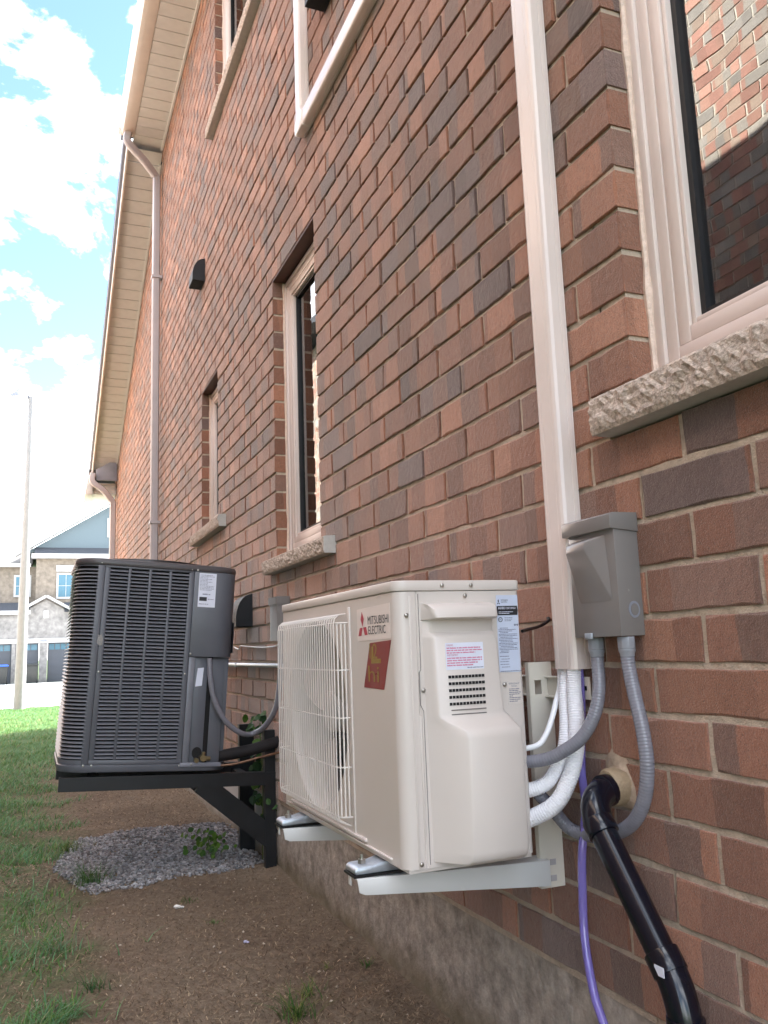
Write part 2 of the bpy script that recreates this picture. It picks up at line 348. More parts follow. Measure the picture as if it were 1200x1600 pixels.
def ground_mat():
    m = bpy.data.materials.new('soil_and_turf'); m.use_nodes = True; nt = m.node_tree; b = nt.nodes['Principled BSDF']; N = nt.nodes.new; L = nt.links.new
    g = N('ShaderNodeNewGeometry'); s = N('ShaderNodeSeparateXYZ'); L(g.outputs['Position'], s.inputs[0])
    def nz_(sc, d=6, r=.6):
        n = N('ShaderNodeTexNoise'); n.inputs['Scale'].default_value = sc; n.inputs['Detail'].default_value = d; n.inputs['Roughness'].default_value = r; L(g.outputs['Position'], n.inputs['Vector']); return n.outputs[0]
    def mth(op, a, c):
        n = N('ShaderNodeMath'); n.operation = op
        for i, v in enumerate((a, c)):
            if isinstance(v, (int, float)): n.inputs[i].default_value = v
            else: L(v, n.inputs[i])
        return n.outputs[0]
    def ramp(i, st):
        r = N('ShaderNodeValToRGB')
        while len(r.color_ramp.elements) < len(st): r.color_ramp.elements.new(.5)
        for e, (p, c) in zip(r.color_ramp.elements, st): e.position = p; e.color = c+(1,)
        L(i, r.inputs[0]); return r.outputs[0]
    soil = ramp(nz_(38, 8, .75), [(.25, (.085,.062,.045)), (.5, (.20,.15,.108)), (.72, (.34,.27,.195))])
    soil2 = ramp(nz_(2.2, 5), [(.35, (.15,.108,.075)), (.65, (.30,.24,.175))])
    mx1 = N('ShaderNodeMix'); mx1.data_type = 'RGBA'; mx1.inputs[0].default_value = .4; L(soil, mx1.inputs[6]); L(soil2, mx1.inputs[7])
    turf = ramp(nz_(25, 6, .7), [(.3, (.045,.105,.03)), (.55, (.08,.17,.045)), (.75, (.13,.22,.075))])
    # turf to the left and beyond the bare strip by the wall
    e = mth('ADD', mth('MULTIPLY', s.outputs[0], -2.2), mth('ADD', mth('MULTIPLY', nz_(2.6, 5, .6), 2.0), -2.7))
    e2 = mth('MAXIMUM', e, mth('MULTIPLY', mth('ADD', s.outputs[1], -7.5), .5))
    cl = N('ShaderNodeMapRange'); cl.inputs['To Max'].default_value = .75; L(e2, cl.inputs[0])
    mx2 = N('ShaderNodeMix'); mx2.data_type = 'RGBA'; L(cl.outputs[0], mx2.inputs[0]); L(mx1.outputs[2], mx2.inputs[6]); L(turf, mx2.inputs[7])
    L(mx2.outputs[2], b.inputs['Base Color']); b.inputs['Roughness'].default_value = .95; b.inputs['Specular IOR Level'].default_value = .15
    bp = N('ShaderNodeBump'); bp.inputs['Strength'].default_value = .9; bp.inputs['Distance'].default_value = .012; L(nz_(70, 8, .75), bp.inputs['Height']); L(bp.outputs[0], b.inputs['Normal'])
    return m
me = mb.mesh('ground', smooth=True); me.polygons.foreach_set('use_smooth', [True]*len(me.polygons))
ground = link('ground', me, ground_mat()); ground['kind'] = 'structure'; ground['label'] = 'bare brown soil and patchy turf beside the house'

# pavement, street and driveway beyond the lawn (each a sheet a little above the one below)
def sheet(name, x0, x1, y0, y1, dz, mat_, label, wavy=0):
    mb = MB(); n = 40
    ysx = [y0+(y1-y0)*j/30 for j in range(31)]
    xsx = [x0+(x1-x0)*i/n for i in range(n+1)]
    for j, y in enumerate(ysx):
        for x in xsx:
            yy = y + (wavy*mn.noise(Vector((x*.9, 0, 5))) if j == 0 else 0)
            z = GZ - .21*max(0, min(1, (yy-18)/26)) + dz
            mb.v.append((x, yy, z))
    for j in range(30):
        for i in range(n): mb.f.append((j*(n+1)+i, j*(n+1)+i+1, (j+1)*(n+1)+i+1, (j+1)*(n+1)+i))
    o = mb.build(name, mat_); o['kind'] = 'structure'; o['label'] = label; return o
sheet('pavement', -14, 14, 19.2, 21.6, .012, M_paving, 'pale sunlit pavement along the lawn edge', .5)
sheet('street', -60, 60, 21.6, 34, .006, M_paving, 'pale street beyond the pavement')
sheet('driveway', -14, 14, 34, 47.5, .014, M_paving, 'bright driveway in front of the garages')

# ------------------------------------------------------------------ the brick house
house = thing('brick_house', 'brown brick house with almond windows and beige eaves carrying the two outdoor units', 'house', (0, 6, GZ))
CH, BL_ = .089, .2672
Z0 = .305                                     # bed joint L0
YW0, YW1 = -3.0, 13.0
def rake_z(y): return 4.87 - .467*(y-7.96)
OPEN = [(-.3, 1.245, .475, 1.818), (-.45, 1.325, .392, .475),
        (3.165, 3.835, .43, 1.818), (2.99, 3.93, .357, .43),
        (5.21, 5.77, .83, 1.818), (4.97, 5.99, .75, .83),
        (3.5, 5.24, 3.60, 4.9), (3.3, 5.37, 3.52, 3.60)]
def subtract(rects, op, pad=0):
    out = []; a0, a1, b0, b1 = op; a0 -= pad; a1 += pad; b0 -= pad; b1 += pad
    for y0, y1, z0, z1 in rects:
        if a1 <= y0 or a0 >= y1 or b1 <= z0 or b0 >= z1: out.append((y0, y1, z0, z1)); continue
        if a0 > y0: out.append((y0, a0, z0, z1))
        if a1 < y1: out.append((a1, y1, z0, z1))
        m0, m1 = max(a0, y0), min(a1, y1)
        if b0 > z0: out.append((m0, m1, z0, b0))
        if b1 < z1: out.append((m0, m1, b1, z1))
    return out
# mortar core of the wall, recessed behind the brick faces, its face uneven
wm = MB()
rects = [(YW0, 7.96, -.683, 4.98)]
for op in OPEN: rects = subtract(rects, op, .004)
def mortar_face(mb, y0, y1, z0, z1, xf=.005):
    st = .024 if y0 < 3.4 and z0 < 2.2 else .12
    cuts = [y0]
    ny = max(1, int((y1-y0)/st)); nz_ = max(1, int((z1-z0)/st)); b = len(mb.v)
    for j in range(nz_+1):
        for i in range(ny+1):
            y = y0+(y1-y0)*i/ny; z = z0+(z1-z0)*j/nz_
            jit = mn.noise(Vector((y*19, z*27, 4)))*.0022+rnd.uniform(-.0008, .0008)
            mb.v.append((xf+jit+.0022*max(0, min(1, (z-.2)/.8)), y, z))
    for j in range(nz_):
        for i in range(ny): a = b+j*(ny+1)+i; mb.f.append((a, a+1, a+ny+2, a+ny+1))
    c = len(mb.v); xb = .11
    mb.v += [(xf,y0,z0),(xf,y1,z0),(xf,y1,z1),(xf,y0,z1),(xb,y0,z0),(xb,y1,z0),(xb,y1,z1),(xb,y0,z1)]
    mb.f += [tuple(c+i for i in q) for q in ((4,5,6,7),(0,1,5,4),(1,2,6,5),(2,3,7,6),(3,0,4,7))]
for r in rects:
    y0, y1, z0, z1 = r
    if y1 > 3.4 and y0 < 3.0: mortar_face(wm, y0, 3.2, z0, z1); mortar_face(wm, 3.2, y1, z0, z1)
    else: mortar_face(wm, *r)
wm.prism([(7.96,-.683),(12.99,-.683),(12.99,2.5),(7.96,4.86)], 'x', .009, .11)
wall = wm.build('wall', M_mortar, house)
wall['label'] = 'sandy recessed mortar behind the bricks of the house wall'

# bricks
def proj_area(y, z):
    d = Vector((1.041, y, z)); w = d.dot(cf)
    if w < .1: return 0
    px = 600+1313.5*d.dot(cr)/w; py = 800-1313.5*d.dot(cu)/w
    if not (-30 < px < 1230 and -30 < py < 1630): return 0
    return (1.041/d.length)/(d.length**2)
bricks = []
k = -53
while k <= 10:
    zt = Z0-CH*k-.0056; zb = Z0-CH*(k+1)+.0056
    off = 1.1236 + (0 if k % 2 else BL_/2) + rnd.uniform(-.012, .012)
    if k == 6: off -= .02
    if k == 8: off -= .012
    n0 = int(math.floor((YW0-off)/BL_)); joints = []
    n = n0
    while off+n*BL_ < YW1+.3:
        joints.append(off+n*BL_+rnd.uniform(-.004, .004)); n += 1
    tilt = rnd.uniform(-.0015, .0015)
    for op in OPEN:                       # no slivers beside an opening: shift the joint into the neighbouring brick
        if op[2] < (zt+zb)/2 < op[3]:
            joints = [j for j in joints if not (op[1]-.02 < j < op[1]+.075 or op[0]-.075 < j < op[0]+.02)]
    for a, b in zip(joints, joints[1:]):
        g = rnd.uniform(.0046, .0066)
        y0, y1 = max(a+g, YW0), min(b-g, YW1)
        if y1-y0 < .03: continue
        if y0 > 7.9 and zb > rake_z((y0+y1)/2)+.03: continue
        dz = rnd.uniform(-.0014, .0014)
        rs = [(y0, y1, zb+dz, zt+dz+rnd.uniform(-.001, .001))]
        for op in OPEN: rs = subtract(rs, op)
        r = rnd.random(); tone = (rnd.uniform(.0, .16) if r < .07 else min(1, max(.2, rnd.gauss(.48, .14))), rnd.random(), rnd.random())
        for q in rs:
            if q[1]-q[0] > .012 and q[3]-q[2] > .012:
                bricks.append((proj_area((q[0]+q[1])/2, (q[2]+q[3])/2)*(q[1]-q[0]), q, tone))
    k += 1
bricks.sort(key=lambda t: -t[0])
def brick_geo(mb, q, fine):
    y0, y1, z0, z1 = q; pr = rnd.uniform(-.0016, .0010); c = .0016 if fine else .0022; b = len(mb.v)
    tl = rnd.uniform(-.0008, .0008); tz = rnd.uniform(-.0008, .0008)
    ny = max(2, int((y1-y0)/.036)) if fine else 1; nz_ = max(1, int((z1-z0)/.03)) if fine else 1
    ring = [(i/ny, 0) for i in range(ny)] + [(1, j/nz_) for j in range(nz_)] + [(1-i/ny, 1) for i in range(ny)] + [(0, 1-j/nz_) for j in range(nz_)]
    j_ = .0011 if fine else .0009; n = len(ring); outer = []; inner = []; back = []
    for u, v in ring:
        yy = y0+(y1-y0)*u+rnd.uniform(-j_, j_); zz = z0+(z1-z0)*v+rnd.uniform(-j_, j_)
        xx = pr + tl*(u-.5)*2 + tz*(v-.5)*2
        chip = c*(1+ (rnd.random()**6)*3.5)
        sy = (y0+y1)/2; sz = (z0+z1)/2
        iy = yy + (chip if u < .001 else -chip if u > .999 else 0); iz = zz + (chip if v < .001 else -chip if v > .999 else 0)
        outer.append((xx+chip*.8, yy, zz)); inner.append((xx, iy, iz)); back.append((.09, yy, zz))
    mb.v += back+outer+inner
    for i in range(n):
        j = (i+1) % n
        mb.f.append((b+i, b+j, b+n+j, b+n+i)); mb.f.append((b+n+i, b+n+j, b+2*n+j, b+2*n+i))
    mb.f.append(tuple(b+2*n+i for i in range(n)))
    return 2*n+1
for i, (a, q, tone) in enumerate(bricks[:300]):
    mb = MB(); nf = brick_geo(mb, q, True); me = mb.mesh('brick'); set_tone(me, [tone+(1,)]*len(me.polygons))
    link('brick', me, M_brick, wall)
mb = MB(); tones = []
for a, q, tone in bricks[300:]:
    nf = brick_geo(mb, q, False); tones += [tone+(1,)]*nf
me = bpy.data.meshes.new('brickwork'); me.from_pydata(mb.v, [], mb.f)
set_tone(me, tones)
bm = bmesh.new(); bm.from_mesh(me); bmesh.ops.recalc_face_normals(bm, faces=bm.faces); bm.to_mesh(me); bm.free()
o = link('brickwork', me, M_brick, wall); o['kind'] = 'stuff'; o['label'] = 'the many smaller looking bricks higher up and further along the wall'

# foundation
fm = MB(); ny, nz_ = 900, 26
for j in range(nz_+1):
    for i in range(ny+1):
        y = YW0+(YW1-YW0)*i/ny; z = -1.25+(-.684+1.25)*j/nz_
        fm.v.append((.006+mn.fractal(Vector((y*7, z*11, 2)), 1, 2, 5)*.0055, y, z))
for j in range(nz_):
    for i in range(ny): a = j*(ny+1)+i; fm.f.append((a, a+1, a+ny+2, a+ny+1))
b = len(fm.v); fm.box(.012, .3, YW0, YW1, -1.25, -.685)
def found_mat():
    m = M_found.copy(); m.name = 'foundation_concrete'; nt = m.node_tree; N = nt.nodes.new; L = nt.links.new; b = nt.nodes['Principled BSDF']
    src = b.inputs['Base Color'].links[0].from_socket
    g = N('ShaderNodeNewGeometry'); s = N('ShaderNodeSeparateXYZ'); L(g.outputs['Position'], s.inputs[0])
    # unparged paler panel past y = 3.95, and a soil splash line near the bottom edge
    mr = N('ShaderNodeMapRange'); mr.inputs['From Min'].default_value = 3.93; mr.inputs['From Max'].default_value = 3.97; L(s.outputs[1], mr.inputs[0])
    mx = N('ShaderNodeMix'); mx.data_type = 'RGBA'; mx.inputs[7].default_value = (.50,.50,.50,1); L(mr.outputs[0], mx.inputs[0]); L(src, mx.inputs[6])
    n = N('ShaderNodeTexNoise'); n.inputs['Scale'].default_value = 9; n.inputs['Detail'].default_value = 6; L(g.outputs['Position'], n.inputs['Vector'])
    ad = N('ShaderNodeMath'); ad.operation = 'MULTIPLY_ADD'; L(n.outputs[0], ad.inputs[0]); ad.inputs[1].default_value = .12; L(s.outputs[2], ad.inputs[2])
    m2 = N('ShaderNodeMapRange'); m2.inputs['From Min'].default_value = -.80; m2.inputs['From Max'].default_value = -.90; m2.inputs['To Max'].default_value = .75; L(ad.outputs[0], m2.inputs[0])
    mx2 = N('ShaderNodeMix'); mx2.data_type = 'RGBA'; mx2.inputs[7].default_value = (.16,.125,.065,1); L(m2.outputs[0], mx2.inputs[0]); L(mx.outputs[2], mx2.inputs[6])
    L(mx2.outputs[2], b.inputs['Base Color']); return m
foundation = fm.build('foundation', found_mat(), house, smooth=True); foundation['label'] = 'weathered grey concrete foundation below the bricks'

# the other walls, roofs and eaves close the volume
shell = MB(); shell.box(.11, 9, YW0-.12, YW0-.02, -1.2, 4.98); shell.box(8.9, 9, YW0-.02, 12.9, -1.2, 4.98); shell.box(.115, 9, 12.9, 12.985, -1.2, 2.5); shell.box(.115, 8.9, 7.98, 8.06, 2.4, 6.4)
shell.box(.115, 8.9, YW0, 12.9, -1.15, -.7)
shell.build('outer_wall', M_mortar, house)
inner = MB(); inner.box(.115, 8.85, 2.2, 2.3, -.6, 4.95); inner.box(.115, 8.85, 4.3, 4.36, -.6, 3.0); inner.box(.115, 8.85, YW0, 7.9, 2.62, 2.8); inner.box(3.0, 3.1, YW0, 2.19, -.6, 2.6); inner.box(3.0, 3.1, 2.31, 4.29, -.6, 2.6)
inner.build('room_wall', M_inside, house)
roof = MB()
roof.prism([(-.40,5.075),(4.5,6.98),(9.4,5.075),(9.4,4.99),(4.5,6.88),(-.40,4.99)], 'y', YW0-.5, 7.9)
roof.prism([(8.0,4.99),(13.25,2.54),(13.25,2.62),(8.0,5.07)], 'x', -.375, 9.3)
roof = roof.build('roof', M_shingle, house)
soff = MB().box(-.292, -.002, YW0-.4, 7.955, 4.962, 4.985)
soff.build('soffit_board', M_soffit, house)
# soffit panels: each a separate ribbed strip
yy = 2.6; pm = MB().prism([(-.288,0),(-.006,0),(-.006,.008),(-.288,.008)], 'y', .003, .147).mesh('soffit_panel', .0015, True, 1)
while yy < 7.85:
    o = link('soffit_panel', pm, M_soffit, house); o.location = (0, 0, 0); o.matrix_parent_inverse = Matrix.Translation((0, yy, 4.952)) ; o.matrix_parent_inverse = Matrix.Translation(-house.location) @ Matrix.Translation((0, yy, 4.953)); yy += .15
ang = -math.atan(.467); pm2 = MB().prism([(-.325,0),(-.006,0),(-.006,.008),(-.325,.008)], 'y', .003, .147).mesh('soffit_panel', .0015, True, 1)
tt = -.12
while tt < 5.05:
    o = link('soffit_panel', pm2, M_soffit, house)
    o.matrix_parent_inverse = Matrix.Translation(-house.location) @ Matrix.Translation((0, 7.97+tt*math.cos(ang), 4.86+tt*math.sin(ang))) @ Matrix.Rotation(ang, 4, 'X'); tt += .15
MB().bar((-.012,2.4,4.945),(-.012,7.9,4.945),.018,.02).bar((-.012,7.97,4.85),(-.012,12.55,2.711),.018,.02).build('soffit_trim', M_soffit, house)
# gutter with a K profile along the level eave
prof = [(-.290,4.950),(-.400,4.950),(-.408,4.962),(-.414,5.00),(-.432,5.03),(-.437,5.075),(-.429,5.075),(-.405,5.01),(-.395,4.965),(-.300,4.965),(-.298,5.09),(-.290,5.09)]
gutter = MB().prism(prof, 'y', YW0, 7.74).build('gutter', M_gutter, house, .0015)
MB().prism([(-.294,4.953),(-.436,4.953),(-.436,5.09),(-.294,5.09)], 'y', 7.74, 7.752).build('end_cap', M_gutter, gutter, .002)
# raking fascia and drip edge of the front roof
n_ = Vector((0, math.cos(ang), math.sin(ang)))
MB().bar((-.337,7.80,4.970),(-.337,12.72,2.673),.02,.13).build('fascia', M_gutter, house, .003)
MB().bar((-.362,7.80,5.040),(-.362,12.75,2.73),.028,.05).build('drip_edge', M_flash, house, .003)
# eave return at the front corner
ret = MB().prism([(-.295,2.505),(-.012,2.502),(-.012,2.835),(-.300,2.66)], 'y', 12.44, 12.48).build('eave_return', M_flash, house, .004)
MB().prism([(-.40,2.33),(-.012,2.33),(-.012,2.50),(-.33,2.50)], 'y', 12.62, 13.3).build('eave_box', M_soffit, ret, .004)
for i in range(5): MB().box(-.30, -.03, 12.605, 12.615, 2.36+i*.027, 2.377+i*.027).build('soffit_panel', M_alum, ret)
MB().prism([(-.44,2.31),(-.335,2.31),(-.335,2.60),(-.40,2.60)], 'y', 12.55, 13.3).build('front_gutter', M_soffit, ret, .006)
# downspouts
def downspout(path, w, d):
    pts = smooth_path(path[:4], 6)[:-1] + [Vector(p) for p in path[3:]]; rings = []
    for i, p in enumerate(pts):
        t = (pts[min(i+1, len(pts)-1)]-pts[max(i-1, 0)]).normalized(); x_ = Vector((0,1,0)); x_ = (x_-t*x_.dot(t)).normalized(); y_ = t.cross(x_)
        prof = []
        for a in range(20):
            u = 2*math.pi*a/20; cx, cy = math.cos(u), math.sin(u); k_ = 1/max(abs(cx), abs(cy)); k_ = k_**.75
            rib = 1 - .06*(a % 2)
            prof.append(p + x_*(cx*k_*w/2*rib) + y_*(cy*k_*d/2*rib))
        rings.append(prof)
    return MB().loft(rings)
M_dsp = mat('painted_downspout', (.40,.37,.38), .4, var=.05, vscale=7)
dsp = downspout([(-.35,7.69,4.955),(-.35,7.70,4.86),(-.19,7.80,4.76),(-.055,7.90,4.66),(-.055,7.90,3.0),(-.055,7.90,1.0),(-.055,7.90,-.9)], .066, .075).build('downspout', M_dsp, house, smooth=True)
for z in (3.6, 1.2): MB().box(-.098, -.001, 7.857, 7.943, z, z+.025).build('strap', M_dsp, dsp)
dsp = downspout([(-.345,12.42,2.60),(-.345,12.42,2.47),(-.2,12.44,2.36),(-.06,12.50,2.20),(-.06,12.50,1.0),(-.06,12.50,-.9)], .07, .085).build('downspout', M_dsp, house, smooth=True)

# windows
def sill(mb, y0, y1, z0, z1, xf):
    n = max(8, int((y1-y0)/.011)); rings = []
    for i in range(n+1):
        y = y0+(y1-y0)*i/n; pts = [(.085, y, z0), (xf+.002, y, z0)]
        L_ = 8
        for j in range(1, L_):
            t = j/L_; amp = .007*math.sin(math.pi*t)**.6
            pts.append((xf - amp*(.5+mn.fractal(Vector((y*42, (z0+(z1-z0)*t)*42, 3.3)), .8, 2.2, 4)*.8) + rnd.uniform(-.0025, .0025), y, z0+(z1-z0)*t))
        pts += [(xf+.003+rnd.uniform(-.002, .002), y, z1-.004), (.02, y, z1), (.085, y, z1+.012)]
        rings.append(pts)
    return mb.loft(rings)
def window(y0, y1, z0, z1, sl, name_label, lintel=True, fw=.095, lighten=True):
    yf0, yf1, zf0, zf1 = y0+.008, y1-.008, z0+.012, z1-.02
    f = MB()
    def ring(w0, w1, xa, xb):
        f.box(xa, xb, yf0+w0, yf0+w1, zf0+w0, zf1-w0); f.box(xa, xb, yf1-w1, yf1-w0, zf0+w0, zf1-w0)
        f.box(xa+.0006, xb-.0006, yf0+w1, yf1-w1, zf0+w0, zf0+w1); f.box(xa+.0006, xb-.0006, yf0+w1, yf1-w1, zf1-w1, zf1-w0)
    ring(0, .022, .058, .125); ring(.0225, .052, .066, .124); ring(.0525, fw-.012, .068, .123); ring(fw-.0115, fw, .074, .122)
    w = f.build('window', M_vinyl, house, .0022); w['label'] = name_label
    g = MB(); a = fw+.0005; b_ = fw+.013
    g.box(.088, .121, yf0+a, yf0+b_, zf0+a, zf1-a); g.box(.088, .121, yf1-b_, yf1-a, zf0+a, zf1-a); g.box(.089, .120, yf0+b_, yf1-b_, zf0+a, zf0+b_); g.box(.089, .120, yf0+b_, yf1-b_, zf1-b_, zf1-a)
    g.build('gasket', M_gasket, w)
    MB().box(.100, .104, yf0+fw+.004, yf1-fw-.004, zf0+fw+.004, zf1-fw-.004).build('pane', M_glass, w)
    # inner sash stop behind the glass
    s = MB(); a, b_ = fw+.02, fw+.045
    s.box(.118, .14, yf0+a, yf0+b_, zf0+a, zf1-a); s.box(.118, .14, yf1-b_, yf1-a, zf0+a, zf1-a)
    s.build('inner_stop', M_vinyl, w)
    if lighten:
        MB().box(.155, .158, y0+.09, y1-.09, z0+.09, z1-.08).build('pane_lightener', M_lightener, w)  # pale sheet added behind the glass so the pane looks lighter
    # uneven caulk bead down the jambs
    for yj, sg in ((y0, 1), (y1, -1)):
        pts = []; z = z0+.005
        while z < z1-.01:
            pts.append(Vector((.057+mn.noise(Vector((z*9, yj, 0)))*.004, yj+sg*.004, z))); z += .018
        MB().tube(pts, .009, 7, rad=[.0065+.0065*max(0, mn.fractal(Vector((p.z*8, yj, 7)), 1, 2, 3)) for p in pts]).build('caulk_bead', M_caulk, w, smooth=True)
    so = sill(MB(), *sl, -.045)
    so = so.build('sill', M_sill, w, smooth=False)
    so.data.materials.append(M_sill_cut)
    for p in so.data.polygons:
        if abs(p.normal.x) < .6 and (p.normal.z < -.8 or abs(p.normal.y) > .8): p.material_index = 1
    if lintel:
        MB().box(.002, .11, y0-.02, y1+.02, z1-.008, z1-.001).build('lintel', M_dark_wood, w)
    return w
window(-.3, 1.245, .475, 1.818, (-.45, 1.323, .393, .470), 'large almond window reflecting the neighbouring brick wall', lighten=False)
window(3.165, 3.835, .43, 1.818, (2.992, 3.928, .359, .428), 'narrow almond window above the ivory unit')
window(5.21, 5.77, .83, 1.818, (4.972, 5.988, .752, .828), 'small almond window further along the wall', fw=.085)
window(3.5, 5.24, 3.60, 4.9, (3.302, 5.368, 3.522, 3.598), 'upper storey window with a long stone sill')

# vent hoods
def vent(y0, z0, label, w=.165, h=.165, d=.088):
    t = thing('vent_hood', label, 'vent', (0, y0+w/2, z0))
    pr = [(-.0035,z0)] + [(-d,z0)] + [(-d*math.cos(a)**.9, z0+h*.18+h*.82*math.sin(a)) for a in [R(i*9) for i in range(10)]] + [(-.0035,z0+h)]
    MB().prism(pr, 'y', y0, y0+w).build('hood', M_hood, t)
    MB().box(-.003, -.0005, y0-.004, y0+w+.004, z0-.004, z0+h+.004).build('flange', M_hood, t)
    MB().box(-d+.008, -.008, y0+.008, y0+w-.008, z0-.003, z0-.0005).build('damper', M_blackin, t)
    return t
vent(5.632, 2.60, 'black vent hood high on the bricks between the small window and the downspout')
vent(2.775, 2.607, 'black vent hood inside the corner of the beige line cover')
vent(4.326, .133, 'black vent hood on the bricks behind the dark grey condenser')

# ------------------------------------------------------------------ print helpers (flat lettering and stickers)
def text(name, body, w, h, origin, right, up, mat_, parent, off=.0006):
    c = bpy.data.curves.new(name, 'FONT'); c.body = body; c.size = 1; c.resolution_u = 3
    to = bpy.data.objects.new('tmp', c); col.objects.link(to); bpy.context.view_layer.update()
    me = bpy.data.meshes.new_from_object(to.evaluated_get(bpy.context.evaluated_depsgraph_get())); bpy.data.objects.remove(to); bpy.data.curves.remove(c)
    xs_ = [v.co.x for v in me.vertices]; ys_ = [v.co.y for v in me.vertices]; sx, sy = w/(max(xs_)-min(xs_)), h/(max(ys_)-min(ys_)); x0, y0 = min(xs_), min(ys_)
    r, u, o = Vector(right), Vector(up), Vector(origin); n = r.cross(u).normalized()
    for v in me.vertices: v.co = o + r*((v.co.x-x0)*sx) + u*((v.co.y-y0)*sy) + n*off
    me.name = name
    return link(name, me, mat_, parent)
def flat(name, polys, origin, right, up, mat_, parent, off=.0006, thick=.0004):
    mb = MB(); r, u, o = Vector(right), Vector(up), Vector(origin); n = r.cross(u).normalized()
    for poly in polys:
        a = [o+r*p[0]+u*p[1]+n*off for p in poly]; b = [p-n*thick for p in a]; k = len(a); s = len(mb.v)
        mb.v += [tuple(p) for p in a+b]; mb.f.append(tuple(s+i for i in range(k)))
        for i in range(k): j = (i+1) % k; mb.f.append((s+i, s+k+i, s+k+j, s+j))
    return mb.build(name, mat_, parent)
def rect(x0, x1, y0, y1): return [(x0,y0),(x1,y0),(x1,y1),(x0,y1)]
def words(x0, x1, y, h, fill=1.0, seed=0):
    rr = random.Random(seed); out = []; x = x0; end = x0+(x1-x0)*fill
    while x < end:
        w = rr.uniform(1.2, 5)*h; xe = min(x+w, end)
        # letters: little ticks
        t = x
        while t < xe:
            lw = h*rr.uniform(.32, .5); out.append(rect(t, min(t+lw, xe), y, y+h*rr.uniform(.75, 1))); t += lw+h*.16
        x = xe+h*.6
    return out

# ------------------------------------------------------------------ ivory heat pump outdoor unit
XF, XB, YN, YE, ZB, ZT = -.412, -.14, 1.47, 2.28, -.405, .124
ac = thing('heat_pump_unit', 'ivory outdoor heat pump with wire fan grille and red sticker on a wall bracket', 'heat pump', (-.28, 1.87, ZB))
def corner(cx, cy, r, a0, a1, n=6): return [(cx+r*math.cos(R(a0+(a1-a0)*i/n)), cy+r*math.sin(R(a0+(a1-a0)*i/n))) for i in range(n+1)]
rc = .024
outl = [(XF, YN+rc+.001)] + corner(XF+rc, YN+rc, rc, 180, 270) + [(-.372, YN), (-.369, YN+.003), (-.366, YN)] + corner(XB-.012, YN+.012, .012, 270, 360, 3) + corner(XB-.012, YE-.012, .012, 0, 90, 3) + corner(XF+rc, YE-rc, rc, 90, 180) + [(XF, YE-rc-.001)]
MB().loft([[(x, y, z) for x, y in outl] for z in (ZB+.004, ZB+.02, ZT-.021)], close=False, cap=False).build('cabinet', M_ac, ac, smooth=True)
# front panel with a round fan opening
cy_, cz_, rr_ = 1.975, -.150, .217
fp = MB(); y0, y1, z0, z1 = cy_-.232, cy_+.232, cz_-.232, cz_+.232; K = 64
circ = [(XF, cy_+rr_*math.cos(2*math.pi*i/K), cz_+rr_*math.sin(2*math.pi*i/K)) for i in range(K)]
def sq(i):
    a = 2*math.pi*i/K; c, s = math.cos(a), math.sin(a); k_ = .232/max(abs(c), abs(s)); return (XF, cy_+c*k_, cz_+s*k_)
fp.loft([[sq(i) for i in range(K)], circ, [(XF+.02, cy_+(rr_-.006)*math.cos(2*math.pi*i/K), cz_+(rr_-.006)*math.sin(2*math.pi*i/K)) for i in range(K)], [(XF+.10, p[1], p[2]) for p in circ]], cap=False)
ya, yb, za, zb_ = YN+rc+.001, YE-rc-.001, ZB+.004, ZT-.021
for q in ((ya, y0, za, zb_), (y1, yb, za, zb_), (y0, y1, za, z0), (y0, y1, z1, zb_)): fp.quad((XF,q[0],q[2]),(XF,q[1],q[2]),(XF,q[1],q[3]),(XF,q[0],q[3]))
fpo = fp.build('front_panel', M_ac, ac)
# raised frame bead around the grille and lower drip lip
MB().bar((XF-.001,1.728,-.388),(XF-.001,1.728,.088),.004,.010,(0,1,0)).build('panel_bead', M_ac, fpo, .0015)
MB().bar((XF-.002,1.53,-.392),(XF-.002,2.24,-.392),.005,.004).bar((XF-.002,1.66,-.383),(XF-.002,2.2,-.383),.008,.006).build('drip_lip', M_ac, fpo, .001)
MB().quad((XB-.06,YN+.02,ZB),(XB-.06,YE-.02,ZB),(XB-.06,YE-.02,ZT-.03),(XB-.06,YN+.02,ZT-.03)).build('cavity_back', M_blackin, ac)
# lid with folded edge
rl = rc+.003
lidp = corner(XF+rc, YN+rc, rl, 180, 270) + corner(XB-.012, YN+.012, .015, 270, 360, 3) + corner(XB-.012, YE-.012, .015, 0, 90, 3) + corner(XF+rc, YE-rc, rl, 90, 180)
lid = MB().prism(lidp, 'z', ZT-.020, ZT).build('lid', M_ac, ac, .0025)
MB().box(-.35, -.18, YN+.04, YE-.04, ZT, ZT+.0025).build('lid_panel', M_ac, lid, .001)
base = MB().box(XF+.01, XB-.004, YN+.006, YE-.006, ZB-.004, ZB+.004).build('base_pan', M_ac, ac, .001)
# fan
fan = sub('fan', (0,0,0), ac); fan.matrix_parent_inverse = parent_inv(ac)
MB().prism([(cy_+.05*math.cos(2*math.pi*i/24), cz_+.05*math.sin(2*math.pi*i/24)) for i in range(24)], 'x', XF+.03, XF+.09).build('hub', M_fan, fan, .006)
for b_ in range(3):
    mb = MB(); rows = []
    for i in range(8):
        a = R(b_*120+i*11); row = []
        for j in range(5):
            r_ = .048+.155*j/4; row.append((XF+.035+.045*i/7-.01*j/4, cy_+r_*math.cos(a+.25*j/4), cz_+r_*math.sin(a+.25*j/4)))
        rows.append(row)
    mb.loft(rows, close=False, cap=False).build('blade', M_fan, fan, smooth=True)
